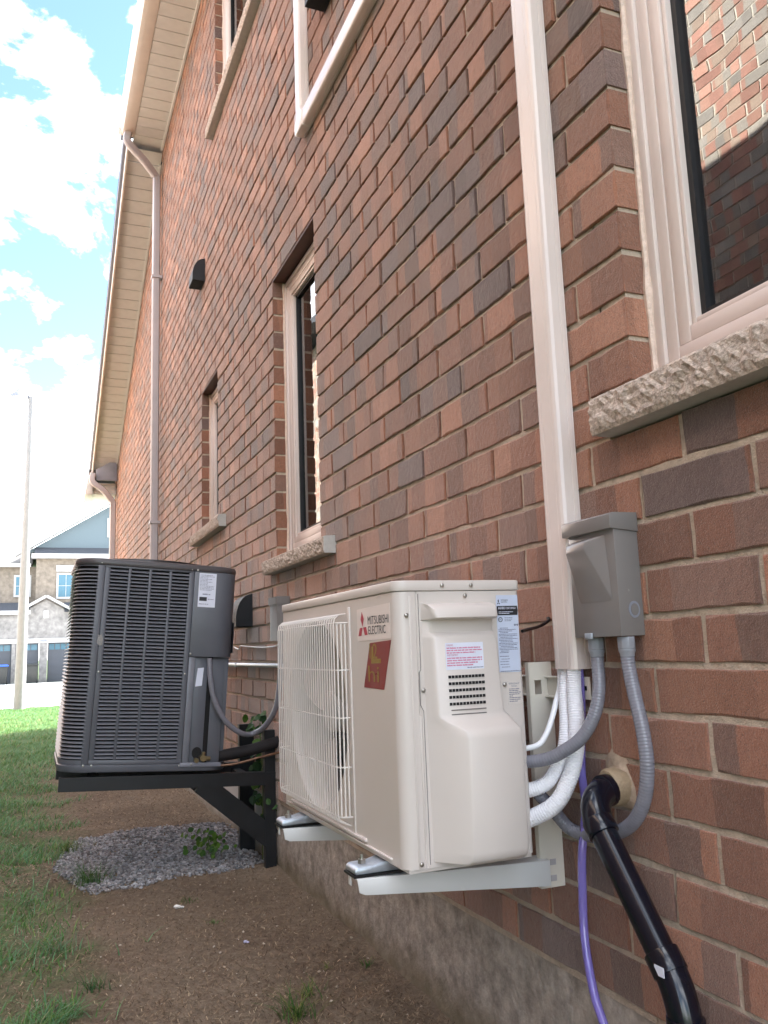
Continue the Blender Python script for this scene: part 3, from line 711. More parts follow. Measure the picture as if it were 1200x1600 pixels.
# wire grille
gm = MB(); xg = XF-.030; gy0, gy1, gz0, gz1 = 1.750, 2.205, -.350, .055
def rod(y, xo, r=.0015):
    gm.tube([(XF-.001, y, gz1+.020),(xo+.012, y, gz1+.018),(xo+.003, y, gz1+.010),(xo, y, gz1-.004),(xo, y, gz0+.004),(xo+.003, y, gz0-.009),(XF-.001, y, gz0-.020)], r, 6)
nr = 28
for i in range(nr): rod(gy0+(gy1-gy0)*i/(nr-1), xg)
for i, (y, xo) in enumerate(((1.7435, xg+.006), (1.740, xg+.014), (1.738, xg+.022))): gm.tube([(xo, y, gz1-.002), (xo, y, gz0+.002)], .0019, 6)
for z in (gz1, gz1-.101, gz1-.202, gz1-.304, gz0):
    gm.tube([(XF, gy0-.013, z), (xg+.022, gy0-.012, z), (xg+.007, gy0-.007, z), (xg+.0025, gy0+.001, z), (xg+.0025, gy1, z), (xg+.010, gy1+.010, z), (XF, gy1+.014, z)], .0017, 6)
gm.build('wire_grille', M_acrod, ac, smooth=True)
# service cover on the near end: hood, grip recess, vent plate, bulged pipe cover
def cov(z, yf, xl, xlf, xr, xrf=None):
    xrf = xr-.004 if xrf is None else xrf
    return [(xl, YN+.001, z), (xl+(xlf-xl)*.5, (YN+yf)/2-.002*(YN-yf)/.06, z), (xlf-.006, yf+.0035, z), (xlf, yf, z), (xrf-.004, yf, z), (xrf, yf+.003, z), (xr, YN+.001, z)]
lv = [(.080, 1.467, -.362, -.352, -.205), (.076, 1.447, -.362, -.349, -.207), (.066, 1.434, -.362, -.343, -.209), (.051, 1.432, -.362, -.342, -.209), (.0485, 1.436, -.362, -.342, -.209), (.047, 1.456, -.362, -.340, -.209), (.024, 1.459, -.361, -.340, -.208), (.018, 1.450, -.361, -.341, -.208), (.012, 1.447, -.361, -.341, -.207),
      (-.128, 1.446, -.359, -.338, -.196, -.204), (-.134, 1.444, -.359, -.336, -.185, -.198), (-.143, 1.434, -.359, -.325, -.176, -.194), (-.153, 1.417, -.359, -.308, -.172, -.192), (-.160, 1.408, -.358, -.301, -.170, -.191), (-.172, 1.405, -.358, -.299, -.170, -.190), (-.30, 1.405, -.357, -.300, -.166, -.190), (-.372, 1.405, -.356, -.301, -.163, -.190), (-.384, 1.408, -.356, -.303, -.163, -.191), (-.391, 1.416, -.356, -.307, -.164, -.193)]
cover = MB().loft([cov(*l) for l in lv]).build('service_cover', M_ac, ac, smooth=True)
cover.data.set_sharp_from_angle(angle=R(50))
vm = MB()
for i in range(5):
    z = -.0575-i*.0125
    for j in range(11): x = -.320+j*.0071; vm.box(x, x+.0052, 1.4445, 1.4475, z-.0052, z)
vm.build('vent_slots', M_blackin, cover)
MB().box(-.317, -.243, 1.4445, 1.4472, -.1225, -.1205).box(-.317, -.243, 1.4445, 1.4472, -.1305, -.1285).build('groove', M_grey, cover)
# trim strips and seams beside the cover
MB().box(-.386, -.381, YN-.0015, YN+.004, ZB+.006, ZT-.03).build('seam_strip', M_ac, ac, .001)
pts = [(-.3655, YN-.0002, .098), (-.3655, YN-.0002, -.045), (-.369, YN-.0002, -.05), (-.369, YN-.0002, -.11), (-.363, YN-.0002, -.122), (-.3625, YN-.0002, -.395)]
MB().tube(pts, .0008, 5).build('panel_seam', M_grey, ac)
MB().box(-.3725, -.3685, YN-.0015, YN+.002, -.345, -.13).build('rib', M_ac, ac, .001)
scr = MB().sphere((0,0,0), .0045, 10, 5, (1,.6,1)).mesh('screw', 0, True)
for x, z in ((-.315, ZT-.010), (-.252, ZT-.010), (-.392, .058), (-.265, .094), (-.363, -.083), (-.381, -.392), (-.187, -.081)):
    o = link('screw', scr, M_screw, ac); o.matrix_parent_inverse = Matrix.Translation(-ac.location) @ Matrix.Translation((x, YN-.003-(.002 if z > ZT-.02 else 0), z))
# stickers on the front panel
RF, UF = (0,-1,0), (0,0,1)
def fpn(y, z): return (XF, y, z)
st = flat('logo_sticker', [[(0,0),(.181,.002),(.181,.070),(0,.066)]], fpn(1.680,.014), RF, UF, M_white, ac, .0006)
def lg(cx, cy): return ((cx-75)/575*.181, .068-(cy-105)/590*.068)
flat('emblem', [[lg(172,175), lg(148,310), lg(178,440), lg(204,305)], [lg(128,462), lg(178,458), lg(152,603), lg(98,605)], [lg(190,456), lg(242,452), lg(266,590), lg(216,595)]], fpn(1.680,.014), RF, UF, M_red, st, .0011)
text('brand_text', 'MITSUBISHI', .110, .0165, fpn(1.616,.0465), RF, UF, M_ink, st, .0012)
text('brand_text', 'ELECTRIC', .092, .0165, fpn(1.614,.0265), RF, UF, M_ink, st, .0012)
s2 = flat('red_sticker', [[(0,0),(.108,-.002),(.152,.093),(.040,.089)]], fpn(1.650,-.080), RF, UF, M_stred, ac, .0007)
text('yellow_mark', '12', .042, .030, fpn(1.612,-.022), RF, UF, M_styel, s2, .0012)
flat('yellow_mark', [[(0,0),(.050,.001),(.052,.010),(.012,.009),(.014,.034),(.004,.034)]], fpn(1.604,-.032), RF, UF, M_styel, s2, .0012)
text('yellow_mark', 'hi', .058, .032, fpn(1.622,-.068), RF, UF, M_styel, s2, .0012)
# labels on the near end
RN, UN = (1,0,0), (0,0,1)
lb = flat('rating_label', [[(0,.001),(.0475,0),(.0505,.152),(.001,.152)]], (-.196, YN, -.058), RN, UN, M_paper2, ac, .0008)
L0 = (-.196, YN, -.058)
flat('emblem', [[(.006,.144),(.0075,.140),(.006,.1375),(.0045,.140)], [(.0045,.137),(.006,.137),(.0045,.134),(.0028,.134)], [(.0063,.137),(.0078,.137),(.0095,.134),(.0078,.134)]], L0, RN, UN, M_ink, lb, .0012)
text('brand_text', 'MITSUBISHI', .016, .0028, (L0[0]+.012, YN, L0[2]+.1405), RN, UN, M_ink, lb, .0012)
text('brand_text', 'ELECTRIC', .014, .0028, (L0[0]+.012, YN, L0[2]+.1368), RN, UN, M_ink, lb, .0012)
flat('certification_block', [[(.002,.112),(.048,.112),(.0495,.121),(.048,.1305),(.002,.1305),(.0012,.121)]], L0, RN, UN, M_ink, lb, .0012)
text('certification_text', 'AHRI', .015, .0052, (L0[0]+.004, YN, L0[2]+.1235), RN, UN, M_paper, lb, .0018)
text('certification_text', 'CERTIFIED', .023, .0038, (L0[0]+.021, YN, L0[2]+.124), RN, UN, M_paper, lb, .0018)
flat('printed_lines', words(.005, .046, .118, .0013, .8, 2)+words(.005, .046, .115, .0013, .6, 3), L0, RN, UN, M_paper, lb, .0018)
ring_ = [(.0085+.0048*math.cos(a*.2618), .1035+.0048*math.sin(a*.2618)) for a in range(24)]; ring2 = [(.0085+.0036*math.cos(a*.2618), .1035+.0036*math.sin(a*.2618)) for a in range(24)]
flat('approval_mark', [[ring_[i], ring_[(i+1) % 24], ring2[(i+1) % 24], ring2[i]] for i in range(24)], L0, RN, UN, M_ink, lb, .0012)
text('approval_mark', 'ETL', .0048, .003, (L0[0]+.0062, YN, L0[2]+.102), RN, UN, M_ink, lb, .0012)
flat('bowtie_mark', [[(.038,.0925),(.041,.095),(.044,.0925),(.041,.090)], [(.0435,.0925),(.0465,.095),(.049,.0925),(.0465,.090)]], L0, RN, UN, M_inkg, lb, .0012)
pl = []
for i in range(22): pl += words(.003 if i % 3 else .006, .047, .086-i*.0030 if i < 17 else .036-(i-16)*.0052, .0014, rnd.choice((.45,.9,.7,.95)) if i < 15 else .45, i)
pl += words(.018, .036, .1065, .0012, 1, 40)+words(.018, .036, .1035, .0012, 1, 41)+words(.018, .036, .1005, .0012, .8, 42)+words(.003, .05, .002, .0014, 1, 43)
flat('printed_lines', pl, L0, RN, UN, M_inkg, lb, .0012)
rl_ = flat('refrigerant_label', [rect(0, .031, 0, .046)], (-.180, YN, -.121), RN, UN, M_ac, ac, .0008)
text('refrigerant_text', 'REFRIGERANT', .024, .0032, (-.177, YN, -.0815), RN, UN, M_inkg, rl_, .0012)
text('refrigerant_text', 'R410A', .012, .0032, (-.171, YN, -.0865), RN, UN, M_inkg, rl_, .0012)
pl = []
for i in range(8): pl += words(.003, .029, .030-i*.0034, .0016, (.9,.8,1,.9,.3,1,.95,.7)[i], 60+i)
flat('printed_lines', pl, (-.180, YN, -.121), RN, UN, M_inkg, rl_, .0012)
YC = 1.4472
wl = flat('warning_label', [rect(0, .081, 0, .0505)], (-.3235, YC, -.0472), RN, UN, M_paper, ac, .0007)
text('warning_text', 'WARNING:', .014, .0034, (-.321, YC, -.0028), RN, UN, M_inkdr, wl, .0012)
text('warning_text', 'AVERTISSEMENT:', .024, .0034, (-.321, YC, -.0215), RN, UN, M_inkdr, wl, .0012)
pl = []
for i, (zz, fl) in enumerate(((.0395,.95),(.0350,.98),(.0305,.8),(.0205,.98),(.0160,.98),(.0115,.85),(.0070,.72))): pl += words(.0025, .079, zz, .0026, fl, 80+i)
flat('printed_lines', pl, (-.3235, YC, -.0472), RN, UN, M_inkr, wl, .0012)
flat('printed_lines', words(.045, .079, .0025, .0017, 1, 99), (-.3235, YC, -.0472), RN, UN, M_inkg, wl, .0012)
# feet with clamps
for ya in (1.60, 2.115):
    ft = MB().prism([(-.47,ZB-.019),(-.472,ZB-.010),(-.465,ZB-.005),(-.43,ZB-.004),(-.405,ZB+.002),(-.38,ZB+.002),(-.38,ZB-.019)], 'y', ya-.025, ya+.03).build('foot', M_galv, ac, .003)
    MB().prism([(-.448+.008*math.cos(i*1.047), ya+.008*math.sin(i*1.047)) for i in range(6)], 'z', ZB-.004, ZB+.004).tube([(-.448,ya,ZB-.004),(-.448,ya,ZB+.012)], .0035, 8).build('bolt', M_screw, ft)
    MB().box(-.474, -.36, ya-.028, ya+.032, ZB-.0235, ZB-.0195).build('rubber_pad', M_dark, ft)

# ------------------------------------------------------------------ wall bracket of the heat pump
br = thing('wall_bracket', 'white steel wall bracket holding the ivory heat pump off the bricks', 'bracket', (-.03, 1.85, -.50))
M_brk = mat('cream_powder_coat', (.66,.61,.53), .4, var=.03, vscale=9, dirt=.12, dirtc=(.45,.38,.3))
M_arm = mat('white_powder_coat', (.64,.64,.63), .38, var=.03, vscale=9)
MB().box(-.012, -.009, 1.434, 2.36, -.119, -.074).box(-.0215, -.0125, 1.475, 2.36, -.0775, -.074).box(-.0215, -.0125, 1.475, 2.36, -.119, -.1155).box(-.008, -.001, 1.50, 1.52, -.11, -.08).build('crossbar', M_brk, br, .0008)
MB().box(-.0135, -.0125, 1.443, 1.458, -.101, -.092).build('slot', M_blackin, br)
for ya in (1.585, 2.10):
    rl2 = MB()
    for z0_, z1_ in ((-.505, -.112), (-.082, -.044)): rl2.box(-.057, -.002, ya-.0015, ya+.0015, z0_, z1_)
    rl2.box(-.057, -.046, ya-.0014, ya+.0014, -.1119, -.0821); rl2.box(-.029, -.014, ya-.0014, ya+.0014, -.1119, -.0821)
    rl2.box(-.0235, -.0225, ya+.002, ya+.05, -.505, -.122); rl2.box(-.0595, -.0575, ya-.0015, ya+.012, -.505, -.044)
    rl2.build('rail', M_brk, br)
    for z in (-.455, -.487):
        MB().box(-.036, -.022, ya-.0024, ya-.0016, z-.006, z+.006).build('slot', M_dsp, br)
    arm = MB()
    # channel arm sloping slightly to the wall: near web, top flange, folded tip
    def am(x, zt): return (x, zt)
    arm.prism([(-.470,-.4285),(-.466,-.4535),(-.454,-.459),(-.058,-.4965),(-.046,-.4965),(-.046,-.4465)], 'y', ya-.0175, ya-.0150)
    arm.prism([(-.470,-.4285),(-.470,-.4310),(-.046,-.4490),(-.046,-.4465)], 'y', ya-.0149, ya+.034)
    arm.prism([(-.470,-.4315),(-.467,-.4315),(-.467,-.4500),(-.470,-.4480)], 'y', ya+.022, ya+.034)
    arm.build('arm', M_arm, br, .0008)

# ------------------------------------------------------------------ line set cover (one run: riser, level run, near drop)
lc = thing('line_set_cover', 'beige plastic line cover running up the bricks and along to the upper corner', 'pipe cover', (-.02, 1.47, -.05))
w_, d_ = .078, .042
def ch_prof():   # (across, out)
    h = [(-w_/2+.002, 0), (-w_/2+.002, .004), (-w_/2, .006), (-w_/2, .014), (-w_/2+.0014, .0146), (-w_/2+.0014, .018), (-w_/2+.0004, .0186), (-w_/2+.0012, d_-.008), (-w_/2+.0055, d_-.0025), (-w_/2+.012, d_), (-w_/2+.022, d_), (-w_/2+.0228, d_-.0009), (-w_/2+.0236, d_)]
    return h + [(-a, b) for a, b in reversed(h)]
def run(a, b, across):
    a, b, ac_ = Vector(a), Vector(b), Vector(across)
    return MB().loft([[p + ac_*u + Vector((-v-.0015,0,0)) for u, v in ch_prof()] for p in (a, b)])
yc = 1.474; zh = 2.262; yr = 3.215
run((0,yc,-.058), (0,yc,zh-.06), (0,1,0)).build('cover_length', M_cover, lc)
run((0,yc+.06,zh), (0,yr-.065,zh), (0,0,-1)).build('cover_length', M_cover, lc)
run((0,yr,zh+.065), (0,yr,5.0), (0,1,0)).build('cover_length', M_cover, lc)
# elbows: slightly larger mitred shells with rounded outer corner
def elbow(cy, cz, sy, sz):
    e = w_/2+.003; o_ = d_+.004; poly = [(cy-sy*.07, cz-sz*e), (cy+sy*(e-.02), cz-sz*e), (cy+sy*(e-.006), cz-sz*(e-.006)), (cy+sy*e, cz-sz*(e-.02)), (cy+sy*e, cz+sz*.07), (cy-sy*e, cz+sz*.07), (cy-sy*e, cz+sz*e), (cy-sy*.07, cz+sz*e)]
    return MB().prism(poly, 'x', -o_-.0015, -.0012).build('elbow', M_cover, lc, .008, seg=3)
elbow(yr, zh, 1, 1); elbow(yc, zh, -1, -1)

# ------------------------------------------------------------------ disconnect box and conduits
db = thing('disconnect_box', 'grey metal disconnect box under the large window sill', 'electrical box', (-.03, 1.338, .003))
bx = MB().box(-.055, -.001, 1.266, 1.410, .004, .205).build('enclosure', M_grey, db, .0012)
lidp = [(-.001,.232),(-.060,.230),(-.0655,.226),(-.0655,.199),(-.001,.194)]
MB().prism([(-.001,.2335),(-.058,.2325),(-.0645,.229),(-.0645,.203),(-.001,.197)], 'y', 1.2625, 1.4175).build('rain_lid', M_grey, db, .0008)
# raised wedge on the door
wd = MB(); wd.v = [(-.0555,1.397,.192),(-.0555,1.293,.194),(-.0555,1.284,.070),(-.0555,1.384,.070),(-.074,1.392,.184),(-.074,1.330,.186),(-.0785,1.390,.168),(-.0785,1.328,.170)]
wd.f = [(0,1,5,4),(4,5,7,6),(6,7,2,3),(1,2,7,5),(0,4,6,3)]
wd.build('door_wedge', M_grey, db, .003)
MB().prism([(-.022+.0125*math.cos(i*.2618), .052+.0155*math.sin(i*.2618)) for i in range(24)], 'y', 1.2646, 1.266).build('knockout', M_flash, db)
MB().prism([(-.022+.0085*math.cos(i*.2618), .052+.0110*math.sin(i*.2618)) for i in range(24)], 'y', 1.2636, 1.2645).build('knockout', M_grey, db)
MB().box(-.060, -.056, 1.35, 1.372, .0005, .012).build('hasp', M_galv, db, .0008)
def fitting(parent, x, y, z, up=1):
    o = MB()
    o.prism([(x+.0165*math.cos(i*math.pi/4+.39), y+.0165*math.sin(i*math.pi/4+.39)) for i in range(8)], 'z', z-.022, z)
    o.loft([[(x+r_*math.cos(i*math.pi/8), y+r_*math.sin(i*math.pi/8), z-dz) for i in range(16)] for r_, dz in ((.0165,.0221),(.0150,.028),(.0135,.031),(.0135,.036))])
    return o.build('fitting', M_greyf, parent, .0012)
cd1 = [(-.034,1.372,.002),(-.034,1.372,-.045),(-.040,1.366,-.095),(-.052,1.370,-.142),(-.070,1.389,-.183),(-.092,1.418,-.209),(-.117,1.450,-.227),(-.15,1.50,-.236)]
t = thing('flexible_conduit', 'grey flexible conduit bending from the disconnect box into the heat pump', 'conduit', cd1[0], group='conduits from the disconnect box')
ribbed(cd1, .0128, .0058, .0007).build('sleeve', M_conduit, t, smooth=True); fitting(t, -.034, 1.372, .003)
cd2 = [(-.033,1.282,.002),(-.033,1.281,-.05),(-.033,1.270,-.105),(-.034,1.255,-.165),(-.035,1.250,-.225),(-.035,1.266,-.285),(-.035,1.305,-.331),(-.034,1.366,-.360),(-.034,1.437,-.376),(-.05,1.482,-.368),(-.078,1.497,-.330),(-.115,1.51,-.285)]
t = thing('flexible_conduit', 'long grey flexible conduit looping below the disconnect box and behind the black drain', 'conduit', cd2[0], group='conduits from the disconnect box')
ribbed(cd2, .0132, .0058, .0008).build('sleeve', M_conduit, t, smooth=True); fitting(t, -.033, 1.282, .003)

# white insulated lines
h1 = [(-.024,1.491,.05),(-.024,1.491,-.051),(-.035,1.487,-.109),(-.048,1.471,-.164),(-.064,1.461,-.212),(-.085,1.466,-.254),(-.11,1.476,-.280),(-.16,1.51,-.297)]
h2 = [(-.026,1.461,.05),(-.026,1.461,-.051),(-.032,1.459,-.108),(-.043,1.444,-.163),(-.055,1.436,-.217),(-.076,1.438,-.272),(-.106,1.454,-.318),(-.16,1.51,-.356)]
tag(ribbed(h1, .0145, .0050, .0010).build('insulated_line', M_hose, None, smooth=True), 'thinner white insulated refrigerant line bending into the upper pipe port', 'pipe')
tag(ribbed(h2, .0168, .0050, .0010).build('insulated_line', M_hose, None, smooth=True), 'thicker white insulated refrigerant line sweeping low behind the heat pump', 'pipe')
th = [(-.028,1.512,.05),(-.030,1.509,-.077),(-.046,1.505,-.122),(-.07,1.491,-.158),(-.09,1.487,-.188),(-.115,1.484,-.205),(-.16,1.51,-.213)]
tag(MB().tube(smooth_path(th, 8), .0058, 10).build('control_cable', M_cable, None, smooth=True), 'thin white control cable curving into the heat pump', 'cable')
vt = [(-.020,1.455,.05),(-.020,1.453,-.077),(-.024,1.452,-.153),(-.030,1.456,-.252),(-.030,1.452,-.324),(-.046,1.450,-.406),(-.053,1.449,-.487),(-.06,1.441,-.564),(-.065,1.417,-.645),(-.068,1.386,-.694),(-.08,1.33,-.77),(-.12,1.22,-.88),(-.2,1.05,-.955)]
tag(MB().tube(smooth_path(vt, 8), .0083, 14).build('drain_hose', M_violet, None, smooth=True), 'clear violet condensate hose hanging beside the black drain pipe', 'hose')
tag(MB().tube(smooth_path([(-.12,1.50,.022),(-.04,1.56,.032),(-.008,1.571,.044),(-.004,1.58,.05)], 8), .0035, 8).build('black_cable', M_dark, None, smooth=True), 'short black cable between the heat pump and the brick wall', 'cable')

# ------------------------------------------------------------------ black drain pipe and its wall seal
dr = thing('drain_pipe', 'glossy black drain pipe leaving the wall and slanting down along the bricks', 'drain pipe', (-.085, 1.14, -.9))
A = Vector((-.090,1.347,-.305)); B = Vector((-.088,1.170,-.527)); dv = (B-A).normalized()
MB().tube([A+dv*.02, B], .0242, 24).build('slanted_length', M_abs, dr, smooth=True)
def arc3(p0, p1, p2, n=10):
    p0, p1, p2 = Vector(p0), Vector(p1), Vector(p2); return [p0*(1-t)**2+p1*2*t*(1-t)+p2*t*t for t in [i/n for i in range(n+1)]]
W0 = Vector((-.012,1.374,-.280))
MB().tube(arc3((-.035,1.369,-.282), (-.088,1.352,-.285), A+dv*.028), .0275, 24).build('elbow', M_abs, dr, smooth=True)
MB().tube([A+dv*.022, A+dv*.052], .0288, 24).build('collar', M_abs, dr, .002)
MB().tube([(-.026,1.371,-.281), (-.052,1.365,-.282)], .0295, 24).build('collar', M_abs, dr, .002)
MB().tube([W0+Vector((.05,0,0)), (-.03,1.370,-.281)], .0245, 20).build('wall_stub', M_abs, dr, smooth=True)
C2 = Vector((-.088,1.142,-.600))
MB().tube([B-dv*.03, B+dv*.006], .0290, 24).build('collar', M_abs, dr, .002)
MB().tube(arc3(B, B+dv*.035, C2, 10), .0268, 24).build('elbow', M_abs, dr, smooth=True)
MB().tube([C2+Vector((0,0,.014)), C2-Vector((0,0,.024))], .0300, 24).build('collar', M_abs, dr, .002)
MB().tube([C2, (C2.x, C2.y, -1.02)], .0242, 24).build('vertical_length', M_abs, dr, smooth=True)
MB().box(-.1165,-.1155,1.150,1.172,-.528,-.513).build('sticker', M_paper, dr)
sl_ = MB(); rings = []
for i, (dx, rr) in enumerate(((.012,.056),(.004,.053),(-.002,.048),(-.008,.042),(-.016,.037),(-.020,.034),(-.022,.027))):
    ring = []
    for k in range(28):
        a = 2*math.pi*k/28; q = rr*(1+.20*mn.noise(Vector((math.cos(a)*1.4, math.sin(a)*1.4, i*.4)))*(1.3-i*.17)); up_ = 1+.35*max(0, math.sin(a))*(1 if i < 3 else 0)
        q *= .86
        ring.append((W0.x+.012+dx+rnd.uniform(-.0012,.0012), W0.y+.004+q*math.cos(a)*.95+(.012*math.sin(a) if i < 3 else 0), W0.z+.004+q*math.sin(a)*up_))
    rings.append(ring)
ws = thing('wall_seal', 'lumpy tan sealant collar where the black drain enters the wall', 'sealant', (-.01, 1.37, -.28))
sl_.loft(rings).build('smeared_mortar', M_sealant, ws, smooth=True)
MB().loft([[(W0.x+dx, W0.y+(r_*(1+.1*mn.noise(Vector((k, r_*90, 3)))))*math.cos(2*math.pi*k/20), W0.z+.002+r_*math.sin(2*math.pi*k/20)) for k in range(20)] for dx, r_ in ((.01,.036),(-.016,.035),(-.021,.031),(-.021,.026))], cap=False).build('foam_ring', M_foamy, ws, smooth=True)

# ------------------------------------------------------------------ small things on the wall behind the units
sb = thing('junction_box', 'small grey electrical box on the bricks behind the ivory heat pump', 'electrical box', (-.03, 3.69, .045))
MB().box(-.058, -.001, 3.625, 3.755, .045, .215).build('enclosure', M_grey, sb); MB().box(-.063, -.001, 3.62, 3.76, .205, .238).build('rain_lid', M_grey, sb)
MB().tube([(-.03,3.69,.046),(-.03,3.69,-.015)], .011, 12).build('fitting', M_greyf, sb, smooth=True)
wc = thing('wall_conduit', 'bright straight metal conduit fixed level along the bricks behind the condenser', 'conduit', (-.02, 4.3, -.067))
MB().tube([(-.016,3.3,-.066),(-.016,5.9,-.066)], .0105, 14).build('tube', M_galv, wc, smooth=True)
for y in (3.6, 4.62, 5.5): MB().box(-.028,-.001,y,y+.02,-.079,-.053).build('strap', M_galv, wc, .001)
tag(MB().tube(smooth_path([(-.006,4.75,.030),(-.010,4.62,.018),(-.012,4.56,.034),(-.008,4.45,.030),(-.006,4.1,.020),(-.010,3.86,.022),(-.02,3.76,.03)], 8), .0035, 8).build('wall_cable', M_cable, None, smooth=True), 'thin white cable sagging along the bricks from the small grey box', 'cable')
fx = [(-.03,3.69,-.012),(-.03,3.70,-.12),(-.035,3.76,-.25),(-.06,3.86,-.335),(-.10,3.93,-.372),(-.165,3.90,-.362),(-.240,3.885,-.300),(-.285,3.88,-.213),(-.303,3.88,-.127),(-.308,3.88,-.02)]
fc = thing('flexible_conduit', 'grey flexible conduit hanging in a loop from the dark condenser', 'conduit', fx[0])
ribbed(fx, .0125, .012, .0004, 12).build('sleeve', M_conduit, fc, smooth=True)
fo = thing('refrigerant_line', 'black foam wrapped refrigerant line reaching from the wall to the dark condenser', 'pipe', (-.1, 3.9, -.45))
MB().tube(smooth_path([(.02,3.86,-.405),(-.06,3.91,-.43),(-.117,3.93,-.445),(-.245,3.95,-.462),(-.30,3.955,-.470)], 8), .026, 16).build('foam_sleeve', M_foam, fo, smooth=True)
MB().tube(smooth_path([(.02,3.80,-.445),(-.087,3.88,-.476),(-.2,3.90,-.497),(-.33,3.93,-.500)], 8), .0055, 10).build('liquid_line', M_copper, fo, smooth=True)

# ------------------------------------------------------------------ dark condenser, leaning slightly towards the wall
W, D, H = .712, .70, .915
cn = thing('condenser', 'large dark grey louvered condenser on a black bracket leaning towards the wall', 'air conditioner', (-.94, 3.90, -.471), (0, R(4.0), 0), local=True)
def locpart(name, mb, mat_, parent=None, **k):
    me = mb.mesh(name, k.get('bevel', 0), k.get('smooth', k.get('bevel', 0) > 0)); o = bpy.data.objects.new(name, me); col.objects.link(o); me.materials.append(mat_); o.parent = parent or cn; return o
rL = .105
foot = corner(rL, rL, rL, 180, 270, 8) + corner(W-.10, .10, .10, 270, 360, 8) + corner(W-.10, D-.10, .10, 0, 90, 8) + corner(rL, D-rL, rL, 90, 180, 8)
def grow(poly, g): 
    cx, cy = W/2, D/2; return [(x+(g if x > cx else -g), y+(g if y > cy else -g)) for x, y in poly]
cap = MB().loft([[(x, y, z) for x, y in grow(foot, g)] for g, z in ((.004, H-.030), (.006, H-.026), (.006, H-.012), (.002, H-.003), (-.006, H))])
cap = locpart('top_cap', cap, M_condtop, smooth=True)
locpart('top_grille', MB().loft([[(W/2+r_*math.cos(a*.19635), D/2+r_*math.sin(a*.19635), H+z) for a in range(32)] for r_, z in ((.29,.001),(.28,.018),(.05,.03))]), M_dark, cap, smooth=True)
locpart('base_pan', MB().loft([[(x, y, z) for x, y in grow(foot, g)] for g, z in ((.002, 0), (.004, .004), (.004, .026), (0, .030))]), M_cond, smooth=True)
inn = [(x+(.016 if x < W/2 else -.016), y+(.016 if y < D/2 else -.016)) for x, y in foot]
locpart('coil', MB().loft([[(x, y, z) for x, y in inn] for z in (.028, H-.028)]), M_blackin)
zl0, zl1 = .052, .872
# front louvered panel
fpan = locpart('front_panel', MB().box(.118, .508, -.002, .006, .031, zl0-.002).box(.118, .508, -.002, .006, zl1+.004, H-.031).box(.118, .140, -.0018, .006, zl0-.0019, zl1+.0039).box(.486, .508, -.0018, .006, zl0-.0019, zl1+.0039), M_cond, bevel=.0012)
nc, rib = 4, .012; cw = (.486-.140-(nc-1)*rib)/nc
for i in range(1, nc):
    x = .140+i*cw+(i-1)*rib; locpart('mullion', MB().box(x, x+rib, -.0016, .006, zl0-.0018, zl1+.0038), M_cond, fpan, bevel=.001)
NR = 52; pz = (zl1-zl0)/NR
lm = MB().prism([(.0075,.0085),(-.0036,.0014),(-.0046,0),(-.0030,-.0014),(.0085,.0060)], 'x', .0005, cw-.0005).mesh('louver')
for c in range(nc):
    for r_ in range(NR):
        o = bpy.data.objects.new('louver', lm); col.objects.link(o); o.parent = fpan; o.location = (.140+c*(cw+rib), 0, zl0+.004+r_*pz)
lm.materials.append(M_condlo)
# rounded left corner and side: curved wrap-around louvers
cpan = locpart('corner_panel', MB().box(.088, .1165, -.002, .006, .031, H-.031), M_cond, bevel=.0012)
arc = [(.087, 0)] + corner(rL, rL, rL, 265, 180, 9) + [(0, D-rL)]
cl = MB(); outr, inr = [], []
def offs(p, d):
    x, y = p; 
    if y >= rL: return (x+d, y)
    if x >= rL: return (x, y+d)
    v = Vector((x-rL, y-rL)).normalized(); return (x-v.x*d, y-v.y*d)
cl.loft([[(*offs(p, d), z) for p in arc] for d, z in ((.0085,.0075), (-.0022,.0014), (-.0032,0), (-.0018,-.0012), (.0095,.0050))], close=False, cap=False)
clm = cl.mesh('louver', 0, True); clm.materials.append(M_condlo)
for r_ in range(NR):
    o = bpy.data.objects.new('louver', clm); col.objects.link(o); o.parent = cpan; o.location = (0, 0, zl0+.004+r_*pz)
for za_, zb2 in ((.031, zl0-.002), (zl1+.006, H-.031)): locpart('corner_band', MB().loft([[(*p, z) for p in arc] for z in (za_, zb2)], close=False, cap=False), M_cond, cpan, smooth=True)
# service corner: upper cover with rounded edge, open lower bay
sv = [(.509, -.010)] + corner(W-.085, .075, .085, 270, 360, 10) + [(W, .34), (.509, .34)]
sc_ = locpart('service_cover', MB().prism(sv, 'z', .498, H-.032), M_cond, bevel=.0025)
locpart('service_bay', MB().box(.540, .60, .012, .02, .031, .497).box(.6005, W-.035, .020, .03, .031, .497).box(W-.0345, W-.012, .04, .34, .031, .497), M_cond, bevel=.001)
locpart('corner_post', MB().box(.510, .5385, -.002, .02, .031, .497), M_condlo, bevel=.002)
locpart('base_rim', MB().box(.50, W-.03, -.012, -.006, .018, .036), M_flash, bevel=.002)
RL, UL = (1,0,0), (0,0,1)
def lflat(*a, **k):
    return flat(*a, **k)
_l = cn.get('_local')
lab = flat('rating_label', [[(0,0),(.079,0),(.079,.155),(0,.155)]], (.530, -.0100, .722), RL, UL, M_paper, cn, .0008)
lab['_local'] = 1
flat('printed_lines', sum([words(.005, .074, .145-i*.0062, .003, rnd.choice((.5,.8,.95)), 200+i) for i in range(12)], []) + words(.02, .055, .056, .006, 1, 230) + words(.005, .05, .012, .004, 1, 231)+words(.045, .072, .035, .004, 1, 232), (.530, -.0100, .722), RL, UL, M_inkg, lab, .0014)
flat('dark_mark', [rect(.006, .040, .028, .046)], (.530, -.0100, .722), RL, UL, M_ink, lab, .0014)
